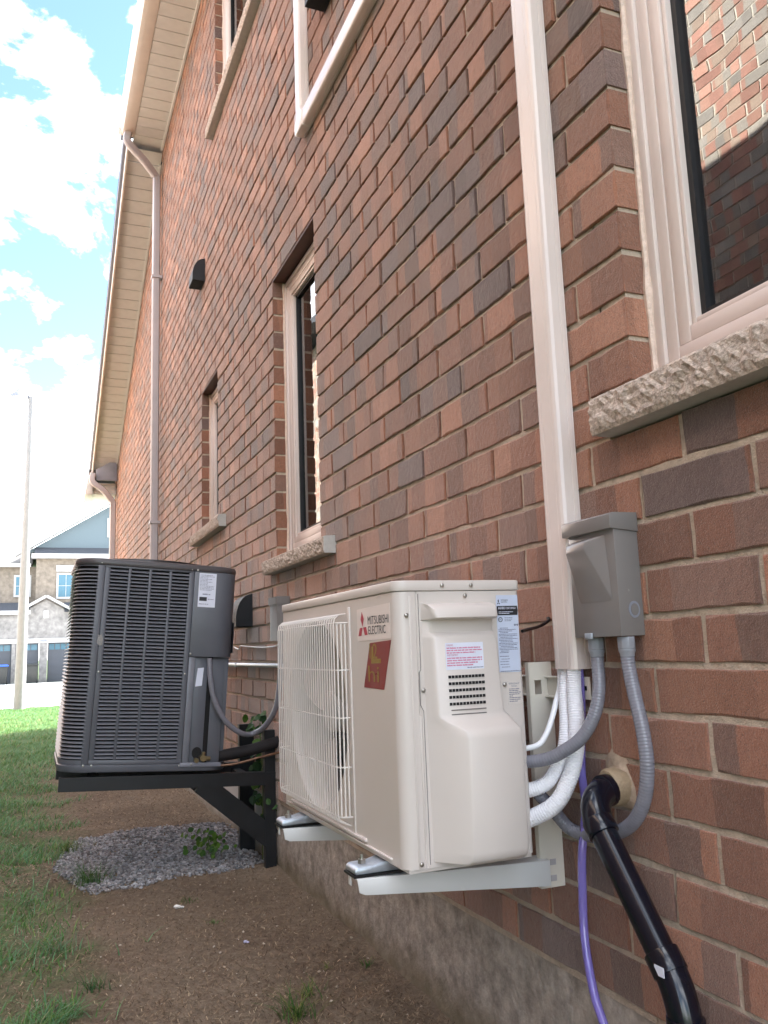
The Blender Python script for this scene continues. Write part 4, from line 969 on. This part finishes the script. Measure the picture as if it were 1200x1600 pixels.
flat('hang_tag', [[(0,0),(.030,.004),(.034,.085),(.006,.082)]], (.548, .010, .365), RL, UL, M_paper, cn, .0008)
flat('scuff', [[(0,0),(.010,-.012),(.024,-.010),(.026,.02),(.018,.036),(.004,.03)]], (.108, -.0022, .545), RL, UL, M_grey, cn, .0003)
sm = MB().sphere((0,0,0), .0052, 8, 4, (1,.6,1)).mesh('screw', 0, True); sm.materials.append(M_screw)
for x, z in ((.098,.028),(.132,.028),(.500,.022),(.127,.42),(.497,.42),(.497,H-.024),(.522,H-.026),(.513,.51),(.101,H-.022),(.551,.028)):
    o = bpy.data.objects.new('screw', sm); col.objects.link(o); o.parent = cn; o.location = (x, -.0035 if x < .51 else -.0115, z)
vv = locpart('service_valve', MB().tube([(.600,.018,.055),(.600,-.025,.055)], .014, 12).tube([(.600,-.012,.055),(.632,-.012,.052)], .010, 10).tube([(.600,-.018,.055),(.600,-.018,.082)], .008, 8).tube([(.572,.018,.045),(.572,-.02,.045)], .010, 10), M_brass, smooth=True)
locpart('valve_port', MB().prism([(.575+.022*math.cos(i*.3927), .075+.026*math.sin(i*.3927)) for i in range(16)], 'y', .0105, .0118), M_blackin)
locpart('data_plate', MB().box(W-.001, W+.0015, .03, .07, .52, .66), M_ink)

# ------------------------------------------------------------------ black bracket of the condenser
bb = thing('wall_bracket', 'black painted steel bracket with diagonal braces under the dark condenser', 'bracket', (-.03, 4.15, GZ))
for y, d in ((3.925, .05), (4.335, .075)):
    MB().bar((-.935, y, -.521), (-.004, y, -.577), .045, .058).build('arm', M_steel, bb)
    MB().box(-d-.003, -.003, y-.018, y+.018, GZ-.005, -.36).build('post', M_steel, bb)
    MB().bar((-.340, y+.001, -.570), (-.022, y+.001, -.842), .09, .036, (0,1,0)).build('brace', M_steel, bb)
MB().box(-.80, -.76, 3.95, 4.31, -.556, -.530).build('crossbar', M_steel, bb)
MB().box(-.12, -.08, 3.95, 4.31, -.596, -.570).build('crossbar', M_steel, bb)

# ------------------------------------------------------------------ gravel bed
gp = [(-.93,4.33),(-.80,3.88),(-.55,3.93),(-.35,3.96),(-.18,3.97),(-.02,4.02),(-.01,5.02),(-.35,5.10),(-.80,5.06),(-.88,4.75)]
def inside(x, y, poly):
    c = False; n = len(poly)
    for i in range(n):
        (x1, y1), (x2, y2) = poly[i], poly[(i+1) % n]
        if (y1 > y) != (y2 > y) and x < (x2-x1)*(y-y1)/(y2-y1)+x1: c = not c
    return c
t_ = (1+5**.5)/2
ico = [Vector(p).normalized() for p in ((-1,t_,0),(1,t_,0),(-1,-t_,0),(1,-t_,0),(0,-1,t_),(0,1,t_),(0,-1,-t_),(0,1,-t_),(t_,0,-1),(t_,0,1),(-t_,0,-1),(-t_,0,1))]
icf = [(0,11,5),(0,5,1),(0,1,7),(0,7,10),(0,10,11),(1,5,9),(5,11,4),(11,10,2),(10,7,6),(7,1,8),(3,9,4),(3,4,2),(3,2,6),(3,6,8),(3,8,9),(4,9,5),(2,4,11),(6,2,10),(8,6,7),(9,8,1)]
def add_stone(mb, tones, c, s, tone, sq=.65):
    b = len(mb.v); rz = rnd.uniform(0, 6.28); el = rnd.uniform(.6, 1)
    m3 = Matrix.Rotation(rz, 3, 'Z') @ Matrix.Rotation(rnd.uniform(-.6,.6), 3, 'X')
    for p in ico:
        q = m3 @ Vector((p.x*s, p.y*s*el, p.z*s*sq))*rnd.uniform(.75, 1.15); mb.v.append(tuple(Vector(c)+q))
    mb.f += [tuple(b+i for i in f) for f in icf]; tones += [tone]*20
mb = MB(); tones = []
n = 0
while n < 9500:
    x, y = rnd.uniform(-1.0, .02), rnd.uniform(3.8, 5.15)
    jx, jy = rnd.gauss(0, .012), rnd.gauss(0, .012)
    if not inside(x+jx, y+jy, gp): continue
    s = rnd.uniform(.0055, .0115)*(1.3 if rnd.random() < .1 else 1); g = rnd.uniform(.14, .40)*rnd.choice((1, 1, .8, 1.2)); wm_ = rnd.uniform(-.02, .03)
    add_stone(mb, tones, (x, y, gz(x, y)+rnd.uniform(-.003, .009)), s, (g+wm_, g+wm_*.4, g*1.03, 1)); n += 1
me = mb.mesh('gravel'); set_tone(me, tones); o = link('gravel', me, M_stone); o['kind'] = 'stuff'; tag(o, 'bed of grey crushed stone below the dark condenser', 'gravel')
o.pop('category', None); o['category'] = 'gravel'
# scattered pale chips on the soil
mb = MB(); tones = []
for i in range(230):
    x, y = rnd.uniform(-1.05, -.02), rnd.uniform(2.1, 3.95)*1.0
    add_stone(mb, tones, (x, y, gz(x, y)+.002), rnd.choice((.002,.003,.003,.0045,.006)), ((.55,.47,.38,1) if rnd.random() < .6 else (.35,.28,.2,1)), .45)
me = mb.mesh('stone_chips'); set_tone(me, tones); o = link('stone_chips', me, M_stone); o['kind'] = 'stuff'; tag(o, 'tiny pale stone and wood chips scattered over the bare soil', 'debris')
for (x, y, s, lb_, nm, c) in ((-.505,3.52,.016,'crumpled white scrap lying on the soil near the gravel','paper_scrap',(.75,.74,.7,1)), (-.36,2.99,.009,'small pale violet plastic scrap on the bare soil','plastic_scrap',(.45,.45,.62,1))):
    mb = MB(); tn = []; add_stone(mb, tn, (x, y, gz(x, y)+s*.5), s, c, .6); add_stone(mb, tn, (x+s, y-.3*s, gz(x, y)+s*.3), s*.7, c, .5)
    me = mb.mesh(nm); set_tone(me, tn); tag(link(nm, me, M_stone), lb_, 'litter')

# ------------------------------------------------------------------ grass, thatch and weeds
def blade(mb, tones, x, y, z, h, w, az, lean, c, seg=2, curl=.6):
    dx, dy = math.cos(az), math.sin(az); px, py = -dy*w/2, dx*w/2; b = len(mb.v)
    for i in range(seg+1):
        t = i/seg; r_ = lean*h*(t**1.6); zz = z+h*t*(1-curl*.35*lean*t); ww = 1-t*.92
        mb.v += [(x+dx*r_-px*ww, y+dy*r_-py*ww, zz), (x+dx*r_+px*ww, y+dy*r_+py*ww, zz)]
    for i in range(seg): mb.f.append((b+2*i, b+2*i+1, b+2*i+3, b+2*i+2)); tones.append(c)
def turf_density(x, y):
    e = -2.2*x + 2.0*(.5+.5*mn.fractal(Vector((x*2.6, y*2.6, 0)), 1, 2, 3)) - 2.75
    if y > 7.5: e = max(e, (y-7.5)*.5)
    p = .22+1.2*mn.fractal(Vector((x*4.5, y*3.0, 8)), 1, 2, 3) if y < 4.6 else 1
    return max(0, min(1, e))*max(.04, min(1, p))
mb = MB(); tones = []
for i in range(150000):
    u = rnd.random(); y = 2.55+16.9*u**1.7; x = rnd.uniform(-2.0-.05*y, min(-.05, -.3+max(0, (y-7)*.06)))
    if inside(x, y, gp): continue
    if y > 19.2: continue
    if rnd.random() > turf_density(x, y): continue
    c = rnd.random(); v = rnd.uniform(.75, 1.25)
    colr = (.075*v,.19*v,.04*v,1) if c < .5 else (.13*v,.28*v,.13*v,1) if c < .84 else (.19*v,.28*v,.07*v,1) if c < .95 else (.34*v,.29*v,.17*v,1)
    h = rnd.uniform(.022, .058)*(1 if y < 9 else 1.2)
    blade(mb, tones, x, y, gz(x, y)-.003, h, rnd.uniform(.0022, .0042)*(1+y*.11), rnd.gauss(.6, 1.1), rnd.uniform(.5, 1.9), colr)
me = bpy.data.meshes.new('grass'); me.from_pydata(mb.v, [], mb.f); set_tone(me, tones); o = link('grass', me, M_blade); o['kind'] = 'stuff'; tag(o, 'patchy green lawn grass along the left of the bare strip', 'grass')
# dry thatch flattened on the bare soil
mb = MB(); tones = []
for i in range(64000):
    y = 1.95+6.2*rnd.random()**1.5; x = rnd.uniform(-1.35, -.005)
    if inside(x, y, gp): continue
    v = rnd.uniform(.55, 1.25); c = rnd.random()
    colr = (.27*v,.195*v,.125*v,1) if c < .5 else (.12*v,.08*v,.05*v,1) if c < .9 else (.40*v,.31*v,.205*v,1)
    L_ = rnd.uniform(.005, .018)*(1 if y < 4 else 1.5); az = rnd.uniform(0, 6.28); z = gz(x, y)+rnd.uniform(.000, .005)
    dx, dy = math.cos(az)*L_/2, math.sin(az)*L_/2; w = rnd.uniform(.0006, .0013)*(1 if y < 4 else 1.7); px, py = -math.sin(az)*w, math.cos(az)*w; up_ = rnd.uniform(0, .007)
    b = len(mb.v); mb.v += [(x-dx-px,y-dy-py,z),(x-dx+px,y-dy+py,z),(x+dx+px,y+dy+py,z+up_),(x+dx-px,y+dy-py,z+up_)]; mb.f.append((b,b+1,b+2,b+3)); tones.append(colr)
me = bpy.data.meshes.new('dry_thatch'); me.from_pydata(mb.v, [], mb.f); set_tone(me, tones); o = link('dry_thatch', me, M_thatch); o['kind'] = 'stuff'; tag(o, 'brown dry thatch lying flat over the bare soil', 'thatch')
# distinct tufts on the bare strip
def tuft(x, y, n, h, spread, label, cols, group=None):
    mb = MB(); tones = []
    for i in range(n):
        a = rnd.uniform(0, 6.28); r_ = spread*abs(rnd.gauss(0, .5)); c = rnd.choice(cols); v = rnd.uniform(.8, 1.2)
        blade(mb, tones, x+r_*math.cos(a), y+r_*math.sin(a), gz(x, y)-.004, h*rnd.uniform(.5, 1.1), rnd.uniform(.002,.0042), rnd.uniform(0, 6.28), rnd.uniform(.4, 1.6), tuple(q*v for q in c)+(1,), 3)
    me = bpy.data.meshes.new('grass_tuft'); me.from_pydata(mb.v, [], mb.f); set_tone(me, tones); tag(link('grass_tuft', me, M_blade), label, 'grass tuft', group)
gr_, gb, gy_ = (.06,.14,.03), (.12,.21,.11), (.19,.22,.06)
tuft(-.94, 3.14, 45, .085, .07, 'pale blue green tuft of grass with splayed blades on the bare soil', [gb, gb, gr_])
tuft(-.86, 2.80, 70, .05, .05, 'dark green low grass clump beside the splayed pale tuft', [gr_, (.04,.1,.03), gb])
tuft(-.365, 2.36, 110, .085, .06, 'tall green tuft of grass in the bare soil close to the foundation', [gr_, gr_, gy_])
tuft(-.30, 2.47, 55, .045, .028, 'small yellowish tuft of grass behind the tall green tuft', [gy_, gr_])
tuft(-.41, 3.28, 30, .025, .025, 'tiny bright green tuft alone on the brown soil', [(.08,.22,.04)])
tuft(-.45, 3.62, 50, .03, .06, 'low green patch of grass just in front of the gravel', [gr_, (.1,.14,.05)])
tuft(-.80, 4.05, 150, .11, .10, 'tall green grass clump at the outer front corner of the gravel', [gr_, (.07,.16,.03), gb])
tuft(-.86, 4.80, 110, .09, .10, 'yellow green grass clump at the outer back corner of the gravel', [gr_, gy_])
tuft(-.18, 2.66, 25, .03, .03, 'sparse yellowish grass sprig by the foundation', [gy_])
tuft(-.06, 2.62, 30, .03, .03, 'small dark green sprig at the foot of the foundation', [gr_])
# broad-leaf plants: vine at the wall and weed in the gravel
def leaf(mb, tones, c, size, n, up, tone):
    n = Vector(n).normalized(); u = (Vector(up)-n*Vector(up).dot(n)).normalized(); r_ = u.cross(n); b = len(mb.v)
    out = [(0,0,0),(.30,.18,.04),(.42,.45,.05),(.30,.75,.02),(0,1,-.06),(-.30,.75,.02),(-.42,.45,.05),(-.30,.18,.04)]
    mb.v += [tuple(Vector(c)+(r_*x+u*y+n*z)*size) for x, y, z in out] + [tuple(Vector(c)+u*size*.5-n*.02*size)]
    for i in range(8): mb.f.append((b+i, b+(i+1) % 8, b+8)); tones.append(tone)
def leafy(name, label, stem, spots, size, cols):
    t = thing(name, label, 'plant', stem[0])
    MB().tube(smooth_path(stem, 5), .003, 6).build('stem', mat(name+'_stem', (.09,.12,.03), .6), t, smooth=True)
    for (c, sz) in spots:
        mb = MB(); tn = []; v = rnd.uniform(.75, 1.3); cc = rnd.choice(cols)
        leaf(mb, tn, c, sz, (rnd.uniform(-1,-.2), rnd.uniform(-1,-.1), rnd.uniform(.1,.9)), (rnd.uniform(-.6,.6), rnd.uniform(-.5,.3), rnd.uniform(-1,.2)), tuple(q*v for q in cc)+(1,))
        me = mb.mesh('leaf'); set_tone(me, tn); link('leaf', me, M_leaf, t)
sp = []
for i in range(56):
    tt_ = rnd.random(); z = -.84+.55*tt_; wd_ = .035+.06*math.sin(math.pi*min(1, tt_*1.1))
    sp.append(((-.015-rnd.uniform(0,.05), 4.02+rnd.gauss(0, wd_)+tt_*.06, z+rnd.uniform(-.02,.02)), rnd.uniform(.030, .060)))
leafy('vine', 'leafy green vine climbing the wall between the ivory heat pump and the black bracket', [(-.03,4.06,GZ),(-.035,4.03,-.80),(-.04,4.00,-.62),(-.035,4.05,-.46),(-.03,4.08,-.34)], sp, .05, [(.025,.06,.022),(.035,.08,.025),(.07,.14,.02)])
sp = []
for i in range(64):
    a = rnd.uniform(0, 6.28); r_ = abs(rnd.gauss(0, .06)); sp.append(((-.24+r_*math.cos(a)*1.1, 4.30+r_*math.sin(a)*2.2, GZ+.03+rnd.uniform(0,.085)), rnd.uniform(.018, .036)))
leafy('weed', 'green leafy weed growing out of the gravel bed', [(-.24,4.28,GZ),(-.235,4.29,GZ+.05),(-.24,4.30,GZ+.10)], sp, .03, [(.06,.14,.03),(.10,.20,.03)])

# ------------------------------------------------------------------ neighbouring house (mirrored in the window panes)
XN = -3.0
nb = thing('neighbour_house', 'neighbouring mixed red and grey brick house facing the window across the side yard', 'house', (XN, 2, GZ))
MB().box(XN-6, XN-.006, -1.6, 18, -1.2, 5.05).build('wall', M_mortar_n, nb)
mb = MB(); tones = []; k = 0
while -.9+k*.089 < 5.0:
    z0_ = -.9+k*.089; y = -1.6+(.133 if k % 2 else 0)+rnd.uniform(-.01,.01)
    while y < 17.8:
        if 2 < z0_ or y > 20:
            b = len(mb.v); mb.box(XN-.02, XN+rnd.uniform(-.002,.002), y+.006, y+.257+rnd.uniform(-.003,.003), z0_+.006, z0_+.083+rnd.uniform(-.002,.002)); tones += [(rnd.random(), rnd.random(), rnd.random(), 1)]*6
        y += .267
    k += 1
me = bpy.data.meshes.new('brickwork'); me.from_pydata(mb.v, [], mb.f); set_tone(me, tones); o = link('brickwork', me, M_brick_n, nb); o['kind'] = 'stuff'
mb = MB(); tones = []
mb.box(XN-.02, XN, -1.6, 18, -.9, 2.0); tones += [(.4,.5,.5,1)]*6
me = bpy.data.meshes.new('lower_wall'); me.from_pydata(mb.v, [], mb.f); set_tone(me, tones); link('lower_wall', me, M_brick_n, nb)
MB().prism([(XN+.35,5.05),(XN-3,6.4),(XN-6.4,5.05),(XN-6.4,5.15),(XN-3,6.5),(XN+.35,5.15)], 'y', -1.9, 18.3).build('roof', M_shingle, nb)

# ------------------------------------------------------------------ street lamp
lp = thing('street_lamp', 'tall pale concrete street lamp standing at the edge of the lawn', 'street lamp', (-1.30, 18.5, GZ))
MB().tube([(-1.30,18.5,-1.02),(-1.285,18.5,1.0),(-1.265,18.5,3.5),(-1.255,18.5,5.45)], .1, 16, rad=[.110,.095,.072,.055]).build('post', M_lamp, lp, smooth=True)
MB().tube(smooth_path([(-1.255,18.5,5.38),(-1.33,18.5,5.48),(-1.42,18.5,5.50)], 5), .022, 8).build('arm', M_flash, lp, smooth=True)
MB().loft([[(-1.50+r_*math.cos(a*.5236), 18.5+r_*math.sin(a*.5236), z) for a in range(12)] for r_, z in ((.20,5.40),(.17,5.46),(.06,5.54),(.03,5.60))]).build('lamp_head', M_flash, lp, smooth=True)

# ------------------------------------------------------------------ house across the street
YB = 48.0
fh = thing('garage_house', 'pale two storey house with slate garage doors across the street', 'house', (0, YB, -1.18))
def bgbox(name, x0, x1, y0, y1, z0, z1, m_, parent=fh, bevel=0): return MB().box(x0, x1, y0, y1, z0, z1).build(name, m_, parent, bevel)
def tanwall(name, x0, x1, y0, y1, z0, z1, m_=None):
    # far brickwork: too small to pick apart, carried by the material
    mb = MB().box(x0, x1, y0, y1, z0, z1); me = mb.mesh(name); set_tone(me, [(.45,.5,.5,1)]*6); return link(name, me, m_ or M_brick_bg, fh)
tanwall('wall', -1.10, 7.5, YB+.6, YB+9, 2.4, 5.35); tanwall('wall', -6, -1.1, YB+1.4, YB+9, 2.4, 5.0)
bgbox('garage_wall', -6, .75, YB+.12, YB+9, 1.0, 2.45, M_bgstone); bgbox('lintel_band', -6, 2.6, YB+.02, YB+.4, .86, 1.10, M_bgtrim)
MB().prism([(-1.75,2.45),(.62,2.45),(-.55,3.12)], 'y', YB+.121, YB+.6).build('gable_stone', M_bgstone, fh)
MB().bar((-1.85,YB+.05,2.55),(-.56,YB+.05,3.30),.5,.13).bar((-.54,YB+.05,3.30),(.75,YB+.05,2.55),.5,.13).build('gable_trim', M_bgtrim, fh)
bgbox('keystone', -.67, -.43, YB+.08, YB+.12, 2.15, 2.55, M_bgtrim)
bgbox('garage_wall', .755, 7.5, YB+.10, YB+9, 1.0, 2.45, M_bgstone)
MB().prism([(YB-.1,2.45),(YB+1.2,2.45),(YB+1.2,3.05)], 'x', -6.2, -1.3).build('porch_roof', M_shingle, fh); MB().prism([(YB-.1,2.46),(YB+.59,2.46),(YB+.59,3.0)], 'x', .35, 7.8).build('porch_roof', M_shingle, fh)
bgbox('eave_fascia', -6.2, -1.3, YB-.15, YB-.10, 2.36, 2.56, M_bgtrim)
# garage doors with panes
def gdoor(x0, x1):
    g = bgbox('garage_door', x0, x1, YB+.25, YB+.33, -1.3, .88, M_garage)
    for i in range(4): bgbox('door_panel', x0+.04, x1-.04, YB+.235, YB+.2495, -1.2+i*.42, -1.2+i*.42+.36, M_garage, g)
    n_ = max(2, int((x1-x0)/.3)); w__ = (x1-x0-.1)/n_
    for i in range(n_): bgbox('pane', x0+.05+i*w__+.02, x0+.05+(i+1)*w__-.02, YB+.235, YB+.2495, .50, .80, M_bgglass, g)
    return g
gdoor(-3.6, -2.16); gdoor(-1.98, -.86); gdoor(-.42, 1.4)
for x0, x1 in ((-2.16,-1.98), (-.84,-.44), (1.42,1.9)): bgbox('pillar', x0, x1, YB+.03, YB+.6, -1.3, .86, M_bgstone)
bgbox('number_plate', -.80, -.48, YB+.0, YB+.019, .93, 1.04, M_flash)
def bwin(x0, x1, z0, z1, y):
    f = bgbox('window', x0-.09, x1+.09, y-.06, y-.001, z0-.09, z1+.09, M_bgtrim)
    w2, h2 = (x1-x0)/2, (z1-z0)/2
    for i in range(2):
        for j in range(2): bgbox('pane', x0+i*w2+.015, x0+(i+1)*w2-.015, y-.068, y-.0605, z0+j*h2+.015, z0+(j+1)*h2-.015, M_bgglass, f)
    return f
bwin(.02, .80, 3.28, 4.50, YB+.6); bwin(-2.1, -1.42, 3.45, 4.45, YB+1.4); bwin(3.0, 4.0, 3.28, 4.5, YB+.6)
bgbox('header', -.1, .92, YB+.53, YB+.599, 4.66, 5.0, M_bgtrim)
bgbox('eave_fascia', -1.35, 7.8, YB+.2, YB+.3, 5.35, 5.6, M_bgtrim); bgbox('eave_soffit', -1.35, 7.8, YB+.301, YB+.9, 5.36, 5.42, M_bgtrim); bgbox('eave_fascia', -6.2, -1.36, YB+1.0, YB+1.1, 4.95, 5.15, M_bgtrim)
MB().prism([(YB+.25,5.60),(YB+.9,5.60),(YB+.9,6.0)], 'x', -1.2, 7.0).build('roof_skirt', M_shingle, fh)
MB().prism([(-1.6,5.75),(7.4,5.75),(2.9,8.55)], 'y', YB+.91, YB+9).build('gable_siding', M_bgside, fh)
MB().bar((-2.2,YB+.8,5.60),(2.92,YB+.8,8.80),.7,.28).bar((2.88,YB+.8,8.80),(8.0,YB+.8,5.60),.7,.28).build('gable_rake', M_bgtrim, fh)
bwin(2.6, 3.2, 6.7, 7.6, YB+.91)
MB().prism([(YB+1.0,5.15),(YB+5,7.2),(YB+9,5.15)], 'x', -6.3, -1.3).build('roof', mat('pale_shingle', (.17,.16,.15), .9, var=.2, vscale=3), fh)
# bins on the driveway
def bin_(x, y, lidm, label):
    t = thing('wheelie_bin', label, 'bin', (x, y, -1.17), group='bins by the garage doors')
    z0_ = -1.165
    MB().loft([[(x+sx*w2, y+sy*d2, z) for sx, sy in ((-1,-1),(1,-1),(1,1),(-1,1))] for w2, d2, z in ((.22,.25,z0_+.06),(.29,.33,z0_+.88))]).build('tub', M_bin, t, .02)
    MB().loft([[(x+sx*w2, y-.02+sy*d2, z) for sx, sy in ((-1,-1),(1,-1),(1,1),(-1,1))] for w2, d2, z in ((.32,.37,z0_+.885),(.32,.37,z0_+.93),(.24,.28,z0_+.99))]).build('lid', lidm, t, .02)
    for s in (-1, 1): MB().prism([(y+.22+.09*math.cos(i*.5236), z0_+.09+.09*math.sin(i*.5236)) for i in range(12)], 'x', x+s*.24-.03, x+s*.24+.03).build('wheel', M_tyre, t)
    MB().box(x-.08, x+.08, y-.285, y-.255, z0_+.42, z0_+.50).build('grip', M_tyre, t)
bin_(-1.16, YB-1.2, M_bin, 'dark wheelie bin in front of the middle garage door'); bin_(-2.55, YB-1.2, M_binb, 'wheelie bin with a blue lid by the far left garage door')
# car partly hidden behind the condenser
car = thing('parked_car', 'silver car parked on the driveway partly hidden behind the condenser', 'car', (1.35, 44.6, -1.17))
prof = [(.42,-.95),(.42,-.62),(.55,-.48),(1.0,-.40),(1.35,.05),(1.65,.22),(2.6,.24),(3.2,-.05),(3.75,-.38),(4.15,-.45),(4.25,-.65),(4.25,-.95)]
MB().prism(prof, 'y', 43.9, 45.5).build('body', M_car, car, .06)
MB().prism([(1.10,-.36),(1.42,.06),(1.66,.17),(2.56,.19),(3.02,-.02),(3.3,-.36)], 'y', 43.88, 45.52).build('side_window', M_dark, car, .02)
MB().box(.36,.43,43.95,45.45,-.95,-.75).build('bumper', M_tyre, car, .02)
for x in (.98, 3.5):
    for y in (43.87, 45.36):
        wl_ = MB().prism([(x+.30*math.cos(i*.2618), -.875+.30*math.sin(i*.2618)) for i in range(24)], 'y', y, y+.18).build('wheel', M_tyre, car, .03)
        MB().prism([(x+.18*math.cos(i*.2618), -.875+.18*math.sin(i*.2618)) for i in range(24)], 'y', y-.01, y+.19).build('rim', M_car, wl_)
for y in (43.86, 45.42): MB().box(.45,.62,y,y+.16,-.60,-.48).build('headlight', M_paper, car, .02)
MB().box(1.05,1.2,43.72,43.9,-.33,-.2).build('mirror', M_car, car, .03)

for o in bpy.data.objects:
    if '_local' in o: del o['_local']
